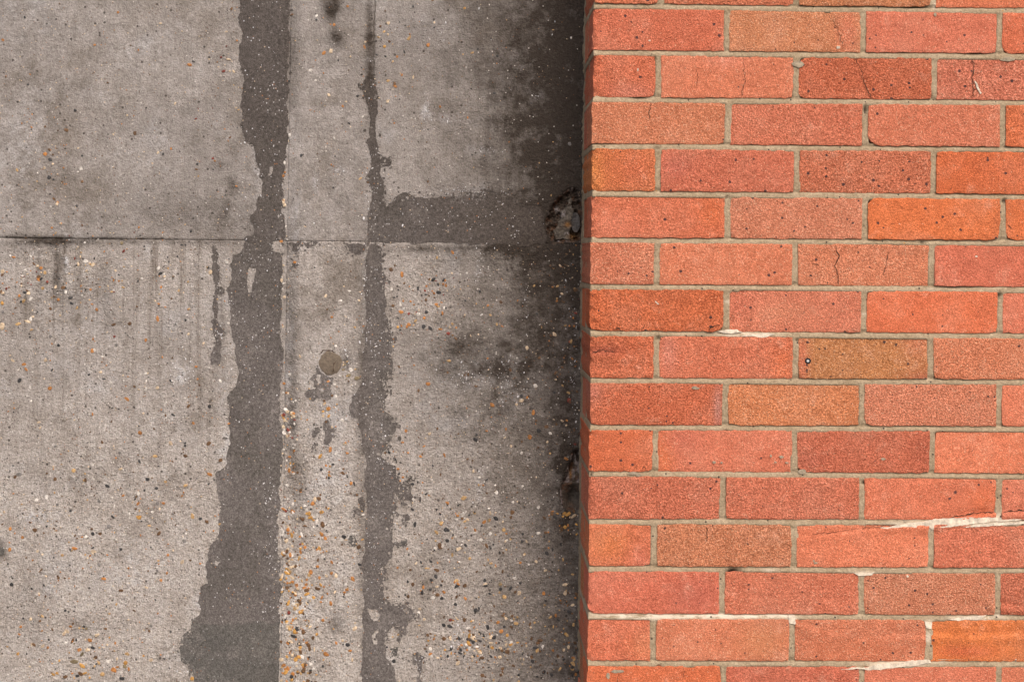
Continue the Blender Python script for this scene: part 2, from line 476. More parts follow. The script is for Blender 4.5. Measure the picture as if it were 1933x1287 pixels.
def concrete_masks(X, Z):
    u, v = to_px(X, Z, DC)
    n1 = fbm(u / 60, v / 60, 4)
    n2 = fbm(u / 25 + 70, v / 25, 4)
    n3 = fbm(u / 120 + 20, v / 120 + 5, 3)
    stain_shade = np.zeros_like(u)
    # soot in the upper right, plus painted shade deepening towards the brick corner
    stain_shade += 1.12 * np.clip((u - 660 + 120 * (n1 - .5) + 90 * (n2 - .5)) / 400, 0, 1) ** 1.6 * (1 - 0.62 * sstep(330, 720, v + 120 * (n1 - .5)))
    stain_shade += 0.22 * sstep(740, 1085, u + 120 * (n1 - .5) + 60 * (n2 - .5)) * (0.6 + 0.8 * n3)
    stain_shade += 0.18 * sstep(1040, 1096, u + 40 * (n2 - .5))
    b = blobs(u, v, [(935, 690, 120, 66, .36), (900, 800, 60, 40, .25), (860, 660, 50, 40, .18), (1000, 560, 60, 110, .2), (1060, 900, 30, 120, .4), (1052, 415, 22, 55, .6), (1078, 905, 16, 60, .6),
                     (627, 12, 17, 22, 1.5), (637, 73, 14, 16, 1.4), (630, 40, 12, 20, .25), (655, 680, 9, 18, .85), (634, 1176, 14, 18, .6),
                     (415, 311, 18, 12, .55), (438, 345, 10, 16, .6), (428, 385, 6, 20, .4), (568, 900, 16, 45, .45), (545, 465, 14, 10, .4),
                     (415, 600, 12, 90, .35), (2, 1037, 12, 18, .8), (150, 1180, 26, 16, .35), (570, 990, 12, 60, .4),
                     (545, 60, 14, 70, .35), (552, 140, 12, 60, .4), (548, 560, 12, 110, .35), (548, 760, 14, 90, .35), (698, 60, 9, 100, .85), (700, 150, 9, 60, .6), (684, 640, 9, 200, .5), (682, 1000, 10, 260, .45), (556, 600, 9, 120, .3), (556, 820, 9, 120, .4), (880, 660, 150, 60, .26), (900, 770, 120, 40, .14),  # vertical bands put the shading of the rib's edges into the colour
                     (60, 454, 70, 9, .6), (130, 458, 60, 10, .5), (220, 455, 150, 6, .5), (400, 455, 80, 5, .35), (40, 470, 40, 16, .25),
                     (800, 470, 60, 8, .3), (980, 470, 70, 20, .4), (1075, 470, 30, 30, .6), (900, 468, 200, 6, .3),
                     (108, 500, 8, 55, .75), (75, 520, 12, 60, .35), (200, 540, 12, 80, .3), (125, 560, 30, 26, .35), (215, 610, 30, 20, .25), (340, 640, 60, 40, .18), (40, 700, 60, 60, .15),
                     (120, 900, 90, 30, .2), (60, 1130, 40, 90, .22), (330, 400, 120, 40, .25), (430, 420, 60, 60, .25)])
    stain_shade += np.clip(b, 0, 1.2) * (0.5 + n2)
    # dry upper left panel is a touch greyer
    stain_shade += 0.10 * (Z > SEAM_Z) * (u < 500) * n3 * 2
    lime = blobs(u, v, [(70, 975, 24, 12, 1.6), (10, 730, 12, 16, 1), (340, 705, 18, 22, 1.3), (805, 210, 8, 20, 1.8), (845, 225, 14, 8, 1), (900, 690, 60, 30, .7),
                        (965, 730, 20, 40, .9), (870, 720, 60, 18, .6), (905, 510, 8, 26, .9), (990, 545, 8, 20, .7), (130, 450, 30, 12, .8), (125, 495, 4, 18, 1.6), (280, 475, 8, 16, .9),
                        (545, 700, 10, 70, .7), (550, 610, 10, 30, .5), (487, 320, 10, 50, .8), (425, 730, 12, 40, .6), (370, 1140, 14, 20, .8), (430, 840, 10, 60, .6),
                        (690, 540, 8, 70, .6), (596, 345, 5, 20, 1.0), (640, 322, 12, 8, .7), (560, 420, 10, 50, .6), (700, 113, 12, 8, .9), (820, 40, 60, 40, .3), (1000, 150, 60, 90, .35),
                        (910, 285, 30, 8, .9), (1075, 720, 6, 90, .7), (1015, 180, 14, 8, 1.2), (330, 1240, 40, 20, .5), (270, 1060, 60, 40, .45), (190, 1090, 50, 30, .35), (300, 800, 80, 60, .3),
                        (150, 600, 60, 60, .35), (40, 300, 40, 120, .3), (700, 900, 0.1, 0.1, 0), (905, 910, 8, 26, .9), (575, 1150, 22, 16, 1.2), (640, 1110, 40, 60, .3), (855, 1060, 20, 60, .4), (862, 1190, 8, 30, .8)])
    lime += 0.22 * sstep(.5, .75, n1) * (u < 520)
    lime *= 0.55 + 0.9 * n2
    expo = 0.10 + 0.0 * u
    low = (Z < SEAM_Z)
    expo += low * (0.30 + 0.45 * sstep(620, 980, v) + 0.6 * (n1 - .5))
    expo += blobs(u, v, [(560, 1120, 30, 180, .5), (800, 570, 70, 80, .4), (900, 1110, 120, 120, .35), (100, 520, 60, 60, .3), (330, 520, 90, 60, .25), (900, 240, 120, 120, .2)])
    expo *= 1 - 0.35 * sstep(930, 1080, u)
    wear = low * (u < 470) * (np.exp(-((v - 500) / 120) ** 2) * 2.2 + 0.5 * np.exp(-((v - 700) / 160) ** 2)) + 0.15 + low * (u > 1000) * (v < 860) * 0.8 + 0.35 * (u > 840) * (v < 420)
    return np.stack([np.clip(stain_shade, 0, 1.3), np.clip(lime, 0, 2), np.clip(expo, 0, 1.2), np.clip(wear, 0, 1.5)], -1)

def grid_faces(nx, nz):
    i = np.arange(nx * nz).reshape(nz, nx)
    return np.stack([i[:-1, :-1], i[:-1, 1:], i[1:, 1:], i[1:, :-1]], -1).reshape(-1, 4)

XL, XR = px(-60, 640, DC)[0], 0.225
ZB, ZT = px(600, 1340, DC)[1], px(600, -60, DC)[1]
STEP = 0.0030
ORG = np.array(CROOT.location)

def panel(xl, xr, zb, zt, step, fine=True, shear=True):
    nx = max(2, int(round((xr(zt) - xl(zt)) / step)) + 1)
    nz = max(2, int(round((zt - zb) / step)) + 1)
    tz = np.linspace(zb, zt, nz)[:, None] * np.ones((1, nx))
    a = np.linspace(0, 1, nx)[None, :]
    X = xl(tz) + (xr(tz) - xl(tz)) * a
    if fine:
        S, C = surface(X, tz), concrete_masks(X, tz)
    else:
        S = 0.002 * (fbm(X * 20 + 50, tz * 20, 3) - .5)
        m = fbm(X * 4 + 9, tz * 4, 4)
        C = np.stack([0.25 * m, 0.3 * m, 0.3 + 0.3 * m, 0.2 + 0 * m], -1)
    V = np.stack([X, DC - S, tz], -1).reshape(-1, 3)
    C = C.reshape(-1, 4)
    Fq = grid_faces(nx, nz)
    # return edges so the panel has thickness
    base = len(V)
    ring = np.concatenate([np.arange(nx), np.arange(1, nz) * nx + nx - 1, (nz - 1) * nx + np.arange(nx - 2, -1, -1), np.arange(nz - 2, 0, -1) * nx])
    B = V[ring].copy()
    B[:, 1] = DC + 0.06
    k = np.arange(len(ring))
    k2 = (k + 1) % len(ring)
    sides = np.stack([ring[k2], ring[k], base + k, base + k2], -1)
    V = np.concatenate([V, B]) - ORG
    C = np.concatenate([C, C[ring]])
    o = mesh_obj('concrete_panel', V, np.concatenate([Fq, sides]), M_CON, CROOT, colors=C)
    return o

c_l, c_r = (lambda z: XL + 0 * z), (lambda z: XR + 0 * z)
g = 0.00001
s0 = lambda z: seam_x(0, z)
s1 = lambda z: seam_x(1, z)
PANELS = []
for (a, b, name) in ((c_l, lambda z: s0(z) - g, 'left'), (lambda z: s0(z) + g, lambda z: s1(z) - g, 'narrow middle'), (lambda z: s1(z) + g, c_r, 'right')):
    for (zb, zt, lev) in ((SEAM_Z + g, ZT, 'upper'), (ZB, SEAM_Z - g, 'lower')):
        PANELS.append((panel(a, b, zb, zt, STEP), name, lev))
for o, n, l in PANELS:
    o['label'] = {('left', 'upper'): 'smooth upper left concrete panel with few pebbles', ('left', 'lower'): 'streaked lower left concrete panel with sandy exposed pebbles',
                  ('narrow middle', 'upper'): 'narrow upper concrete strip with two dark filled holes', ('narrow middle', 'lower'): 'narrow lower concrete strip with round mortar plug',
                  ('right', 'upper'): 'upper right concrete panel darkened by soot and painted shade', ('right', 'lower'): 'lower right concrete panel with black and orange pebbles'}[(n, l)]
PANEL = {(n, l): o for o, n, l in PANELS}
# the wall goes on outside the picture
for (x0, x1, z0, z1) in ((-3.4, XL - .001, SEAM_Z + g, 2.9), (-3.4, XL - .001, 0, SEAM_Z - g), (XL, XR, ZT + .001, 2.9), (XL, XR, 0, ZB - .001)):
    panel(lambda z, q=x0: q + 0 * z, lambda z, q=x1: q + 0 * z, z0, z1, 0.05, fine=False)
# solid core behind the panels
cb = [(-3.4, DC + .055, 0), (XR, DC + .055, 0), (XR, DC + .30, 0), (-3.4, DC + .30, 0), (-3.4, DC + .055, 2.9), (XR, DC + .055, 2.9), (XR, DC + .30, 2.9), (-3.4, DC + .30, 2.9)]
mesh_obj('wall_core', np.array(cb) - ORG, [(0, 1, 5, 4), (1, 2, 6, 5), (2, 3, 7, 6), (3, 0, 4, 7), (4, 5, 6, 7), (3, 2, 1, 0)], M_CON, CROOT, smooth=False)

# ------------------------------------------------------------------ dark render strips and patches (thin real layers)
def fract(poly, amp=0.16, seg=3.0, r=random):
    pts = [Vector(p) for p in poly]
    while True:
        out, split = [], False
        for i, p in enumerate(pts):
            q = pts[(i + 1) % len(pts)]
            out.append(p)
            d = q - p
            if d.length > seg:
                split = True
                n = Vector((-d.y, d.x)).normalized() * min(d.length, 26.0)
                out.append((p + q) / 2 + n * r.uniform(-amp, amp))
        pts = out
        if not split:
            return pts

def crumbs(poly, n, spread, rad, r=random):
    res = []
    for _ in range(n):
        i = r.randrange(len(poly))
        p, q = Vector(poly[i]), Vector(poly[(i + 1) % len(poly)])
        c = p.lerp(q, r.random()) + Vector((r.gauss(0, spread), r.gauss(0, spread)))
        R = rad * (0.35 + r.random() ** 2 * 1.3)
        k = r.randint(6, 9)
        ph = r.random() * 6
        sx = r.uniform(.6, 1.4)
        res.append([c + Vector((math.cos(ph + a * 6.283 / k) * R * sx * r.uniform(.6, 1.25), math.sin(ph + a * 6.283 / k) * R / sx * r.uniform(.6, 1.25))) for a in range(k)])
    return res

def sheet(name, loops, mat, parent, proud=0.0009, label=None, inner=11.0):
    verts, edges = [], []
    for L in loops:
        b = len(verts)
        verts += [Vector((p[0], p[1])) for p in L]
        edges += [(b + i, b + (i + 1) % len(L)) for i in range(len(L))]
    A = np.array([(p.x, p.y) for p in verts])
    lo, hi = A.min(0), A.max(0)
    for uu in np.arange(lo[0], hi[0], inner):
        for vv in np.arange(lo[1], hi[1], inner):
            verts.append(Vector((uu + random.uniform(-2, 2), vv + random.uniform(-2, 2))))
    ov, oe, of, *_ = delaunay_2d_cdt(verts, edges, [], 0, 1e-4)
    P = np.array([(p.x, p.y) for p in ov])
    T = np.array([f for f in of if len(f) == 3])
    c = P[T].mean(1)
    par = np.zeros(len(T), int)
    for L in loops:
        par += inside([(p[0], p[1]) for p in L], c[:, 0], c[:, 1])
    T = T[par % 2 == 1]
    used, inv = np.unique(T, return_inverse=True)
    P, T = P[used], inv.reshape(-1, 3)
    x, z = px(P[:, 0], P[:, 1], DC)
    y = DC - surface(x, z) - proud
    V = np.stack([x, y, z], -1)
    # make every triangle face the viewer
    e1, e2 = V[T[:, 1]] - V[T[:, 0]], V[T[:, 2]] - V[T[:, 0]]
    flip = np.cross(e1, e2)[:, 1] > 0
    T[flip] = T[flip][:, ::-1]
    cnt = {}
    for t in T.tolist():
        for a, b in ((t[0], t[1]), (t[1], t[2]), (t[2], t[0])):
            cnt[(a, b)] = 1
    rim = [(a, b) for (a, b) in cnt if (b, a) not in cnt]
    n = len(V)
    back = V.copy()
    back[:, 1] += proud + 0.0022
    faces = T.tolist() + [(b, a, n + a, n + b) for a, b in rim]
    dirt_shade = concrete_masks(x, z)
    o = mesh_obj(name, np.concatenate([V, back]) - ORG, faces, mat, parent, smooth=False, colors=np.concatenate([dirt_shade, dirt_shade]))
    if label:
        o['label'] = label
    return o

A_left = [(452, -40), (451, 0), (449, 34), (456, 55), (451, 89), (453, 123), (458, 137), (459, 171), (455, 205), (453, 236), (460, 253), (461, 268), (477, 273), (483, 291), (487, 314), (489, 335), (497, 345), (495, 366), (485, 379), (484, 397), (473, 408), (478, 424), (477, 444), (461, 449), (456, 474), (439, 481), (434, 499), (434, 538), (426, 548), (432, 558), (434, 591), (437, 632), (444, 659), (447, 687), (447, 721), (434, 738), (429, 748), (432, 765), (433, 796), (431, 847), (425, 881), (407, 893), (407, 908), (415, 946), (415, 994), (408, 1018), (397, 1028), (393, 1052), (393, 1100), (378, 1108), (376, 1120), (378, 1155), (366, 1166), (368, 1172)]
A_right = [(528, 1172), (528, 1130), (530, 1060), (526, 1000), (529, 900), (531, 860), (529, 740), (532, 650), (530, 560), (530, 480), (512, 472), (516, 456), (536, 452), (538, 424), (530, 400), (536, 372), (532, 345), (538, 318), (540, 280), (541, 200), (543, 150), (545, 100), (548, 0), (549, -40)]
islA = [[(470, 504), (484, 506), (480, 530), (476, 552), (468, 552), (466, 530)], [(508, 315), (515, 314), (514, 328), (507, 332)], [(408, 1055), (414, 1062), (410, 1068), (405, 1064)]]
polyA = A_left + A_right
loopsA = [fract(polyA)] + [fract(p) for p in islA] + crumbs(A_right, 90, 3.5, 2.4) + crumbs(A_left, 30, 3.5, 1.6)
sheet('dark_render_strip', loopsA, M_DARK, PANEL[('left', 'lower')], label='wide dark grey render strip running down the concrete')
polyA2 = [(364, 1168), (359, 1189), (342, 1202), (338, 1223), (342, 1247), (355, 1254), (357, 1267), (366, 1274), (369, 1290), (372, 1330), (527, 1330), (526, 1287), (528, 1230), (529, 1168)]
sheet('dark_render_strip', [fract(polyA2, .1)] + crumbs(polyA2[:9], 25, 3, 2), M_DARK2, PANEL[('left', 'lower')], 0.0006, 'smooth greenish grey foot of the wide dark strip')
tail = [(403, 462), (411, 470), (410, 490), (416, 505), (415, 520), (411, 540), (424, 545), (424, 553), (410, 556), (412, 580), (410, 598), (416, 615), (424, 625), (421, 634), (414, 636), (416, 660), (413, 690), (398, 688), (402, 660), (406, 640), (401, 620), (405, 590), (406, 560), (403, 530), (401, 500)]
sheet('dark_render_patch', [fract(tail, .2)] + crumbs(tail, 30, 3, 1.6), M_DARK, PANEL[('left', 'lower')], 0.0006, 'thin broken dark sliver beside the wide strip')

B_loop = [(691, 144), (705, 145), (710, 168), (713, 195), (710, 222), (712, 270), (714, 290), (728, 298), (739, 303), (737, 313), (719, 315), (720, 335), (724, 369), (729, 391), (742, 379), (756, 366), (771, 364), (783, 373), (807, 374), (845, 371), (865, 374), (876, 368), (888, 362), (899, 364), (908, 372), (920, 360), (940, 366), (961, 360), (964, 376), (988, 393), (1005, 385), (1019, 390), (1029, 407), (1027, 431), (1033, 448), (1030, 460), (920, 461), (800, 458), (698, 456), (694, 440), (693, 410), (698, 386), (700, 352), (690, 336), (701, 315), (698, 284), (690, 270), (698, 260), (696, 212), (691, 191), (683, 168)]
loopsB = [fract(B_loop, .14)] + crumbs(B_loop[:16] + B_loop[-14:], 90, 4, 2.2) + crumbs(B_loop[16:32], 120, 6, 2.4) + [fract([(896, 366), (906, 364), (903, 374)])]
sheet('dark_render_strip', loopsB, M_DARK, PANEL[('right', 'upper')], label='dark render strip turning along the joint towards the bricks')
B2 = [(700, 460), (718, 464), (720, 495), (730, 522), (727, 546), (730, 570), (732, 611), (742, 642), (737, 670), (739, 711), (727, 717), (734, 738), (727, 752), (725, 775), (742, 793), (752, 798), (744, 817), (732, 837), (729, 847), (719, 861), (746, 878), (747, 902), (759, 915), (770, 905), (778, 898), (776, 925), (780, 946), (759, 946), (750, 931), (751, 956), (742, 977), (741, 1011), (741, 1049), (729, 1066), (718, 1073), (724, 1100), (725, 1131), (739, 1141), (766, 1141), (785, 1158), (770, 1172), (766, 1199), (754, 1196), (751, 1180), (735, 1187), (725, 1213), (729, 1240), (746, 1271), (749, 1287), (752, 1330), (683, 1330), (684, 1287), (684, 1155), (689, 1020), (689, 860), (681, 813), (677, 790), (664, 786), (659, 772), (664, 748), (681, 728), (684, 687), (689, 642), (691, 584), (691, 522), (693, 478)]
loopsB2 = [fract(B2, .15)] + crumbs(B2[:46], 240, 5, 2.8) + [fract([(695, 1146), (708, 1148), (717, 1160), (714, 1172), (700, 1166)], .2), fract([(704, 1195), (714, 1185), (712, 1215), (702, 1220)], .2), fract([(704, 892), (708, 905), (706, 915)], .2)]
sheet('dark_render_strip', loopsB2, M_DARK, PANEL[('right', 'lower')], label='narrow ragged dark render strip beside the round plug')
patches = [
    ([(601, 688), (585, 715), (593, 720), (592, 733), (583, 733), (575, 742), (579, 750), (589, 746), (589, 757), (598, 750), (615, 754), (626, 754), (628, 741), (624, 733), (629, 722), (630, 712), (612, 705)], ('narrow middle', 'lower'), [[(600, 705), (606, 706), (607, 722), (601, 726), (598, 715)], [(605, 732), (611, 730), (612, 741), (606, 741)]]),
    ([(620, 791), (636, 809), (629, 823), (621, 841), (612, 838), (614, 817), (609, 804)], ('narrow middle', 'lower'), []),
    ([(601, 804), (605, 815), (598, 822), (590, 824), (590, 812)], ('narrow middle', 'lower'), []),
    ([(598, 832), (602, 836), (594, 846), (588, 846)], ('narrow middle', 'lower'), []),
    ([(551, 456), (570, 454), (566, 470), (560, 479), (552, 474)], ('narrow middle', 'lower'), []),
    ([(572, 458), (602, 457), (596, 462), (580, 466)], ('narrow middle', 'lower'), []),
    ([(551, 497), (560, 495), (558, 506), (553, 504)], ('narrow middle', 'lower'), []),
    ([(648, 456), (694, 458), (688, 474), (671, 481), (659, 474)], ('narrow middle', 'lower'), []),
    ([(778, 1233), (790, 1230), (805, 1240), (797, 1262), (793, 1275), (806, 1292), (806, 1330), (783, 1330), (784, 1290), (791, 1268), (780, 1250)], ('right', 'lower'), []),
    ([(743, 1222), (752, 1220), (750, 1236), (743, 1238)], ('right', 'lower'), []),
    ([(760, 972), (770, 968), (774, 980), (764, 988), (758, 984)], ('right', 'lower'), []),
    ([(757, 1020), (768, 1018), (764, 1030), (755, 1032)], ('right', 'lower'), []),
    ([(660, 1010), (672, 1014), (674, 1028), (664, 1030), (658, 1022)], ('narrow middle', 'lower'), []),
    ([(664, 960), (684, 962), (680, 972), (670, 968)], ('narrow middle', 'lower'), []),
    ([(676, 940), (686, 936), (686, 965), (680, 956)], ('narrow middle', 'lower'), []),
]
for poly, key, holes in patches:
    sheet('dark_render_patch', [fract(poly, .22)] + [fract(h) for h in holes] + crumbs(poly, 14, 4, 1.7), M_DARK if random.random() < .6 else M_DARK2, PANEL[key], 0.0006)

# ------------------------------------------------------------------ plugged tie holes
def disc(name, u, v, r, mat, parent, proud, dome=0.0008, n=36, label=None, jag=0.04, depth=0.004):
    cx, cz = px(u, v, DC)
    s0_ = float(surface(np.array([cx]), np.array([cz]))[0])
    R = r * DC / F
    V, Fc = [(cx, DC - s0_ - proud - dome, cz)], []
    rings = (0.5, 0.86, 0.96, 1.0, 1.0)
    hs = (dome * .8, dome * .35, -0.0003, -0.001, -depth)
    jit = [1 + random.uniform(-jag, jag) for _ in range(n)]
    for rr, h in zip(rings, hs):
        for a in range(n):
            t = a * 2 * math.pi / n
            V.append((cx + math.cos(t) * R * rr * jit[a], DC - s0_ - proud - h + random.uniform(-.0002, .0002), cz + math.sin(t) * R * rr * jit[a]))
    for a in range(n):
        b = (a + 1) % n
        Fc.append((0, 1 + a, 1 + b))
        for k in range(4):
            Fc.append((1 + k * n + a, 1 + (k + 1) * n + a, 1 + (k + 1) * n + b, 1 + k * n + b))
    o = mesh_obj(name, np.array(V) - ORG, [f for f in Fc], mat, parent)
    if label:
        o['label'] = label
    return o

def ribbon(pts, w, d, yoff, org, name, mat, parent, r=random):
    """a thin crack drawn as a dark strip along a measured line"""
    P = []
    for i in range(len(pts) - 1):
        a, b = Vector(pts[i]), Vector(pts[i + 1])
        k = max(2, int((b - a).length / 4))
        for j in range(k):
            q = a.lerp(b, j / k)
            n = Vector((-(b - a).y, (b - a).x)).normalized()
            P.append(q + n * r.gauss(0, 1.0))
    P.append(Vector(pts[-1]))
    V, Fc = [], []
    for i, p in enumerate(P):
        tdir = (P[min(i + 1, len(P) - 1)] - P[max(i - 1, 0)]).normalized()
        n = Vector((-tdir.y, tdir.x))
        ww = w * r.uniform(.35, 1.2) * (0.15 if i in (0, len(P) - 1) else 1)
        for s in (-1, 0, 1):
            x, z = px(p.x + n.x * ww * s / 2, p.y + n.y * ww * s / 2, d)
            y = yoff(x, z) if callable(yoff) else yoff
            V.append((x, y - (0.00012 if s == 0 else 0.0), z))
    for i in range(len(P) - 1):
        for s in (0, 1):
            q = (3 * i + s, 3 * i + s + 1, 3 * i + s + 4, 3 * i + s + 3)
            Fc.append(q)
    return mesh_obj(name, np.array(V) - np.array(org), Fc, mat, parent, smooth=False)

plug = disc('tie_hole_plug', 624, 685, 22.5, M_PLUG, PANEL[('narrow middle', 'lower')], 0.0006, label='round tan mortar plug with a hairline crack', jag=0.075, n=26)
csurf = lambda x, z: DC - float(surface(np.array([x]), np.array([z]))[0]) - 0.0022
ribbon([(636, 679), (631, 690), (628, 703)], 1.6, DC, csurf, ORG, 'crack', M_CRACK, plug)
ribbon([(604, 668), (610, 662), (622, 660), (634, 664)], 1.5, DC, lambda x, z: csurf(x, z) + 0.0014, ORG, 'crack', M_CRACK, plug)
p2 = disc('tie_hole_plug', 637, 73, 10, M_DARK2, PANEL[('narrow middle', 'upper')], -0.0006, 0.0004, label='small dark filled hole with a grey ring')
p3 = disc('tie_hole_plug', 627, 10, 15, M_DARK2, PANEL[('narrow middle', 'upper')], -0.0004, 0.0004, label='dark filled hole at the top edge')
disc('tie_hole_plug', -4, 1037, 15, M_DARK2, PANEL[('left', 'lower')], -0.0003, 0.0004)

# ------------------------------------------------------------------ pebbles
PCOL = {'o': (0.36, 0.155, 0.045), 'c': (0.52, 0.41, 0.29), 'k': (0.035, 0.034, 0.036), 'w': (0.54, 0.51, 0.48), 'r': (0.17, 0.035, 0.025), 'g': (0.16, 0.15, 0.145), 't': (0.40, 0.26, 0.12), 'b': (0.115, 0.062, 0.030), 'y': (0.44, 0.24, 0.065), 'l': (0.17, 0.135, 0.08)}

def chip_geo(R, sx, sz, ang, h, r=random):
    k = r.randint(7, 9)
    ca, sa = math.cos(ang), math.sin(ang)
    outer, inner = [], []
    for a in range(k):
        t = a * 2 * math.pi / k + r.uniform(-.25, .25)
        q = r.uniform(.78, 1.15)
        x, z = math.cos(t) * R * sx * q, math.sin(t) * R * sz * q
        outer.append((x * ca - z * sa, 0.0006, x * sa + z * ca))
        inner.append(((x * ca - z * sa) * .72, -h * r.uniform(.7, 1.1), (x * sa + z * ca) * .72))
    V = outer + inner + [(0, -h * 1.15, 0)]
    Fc = []
    for a in range(k):
        b = (a + 1) % k
        Fc += [(a, b, k + b, k + a), (k + a, k + b, 2 * k)]
    return V, Fc

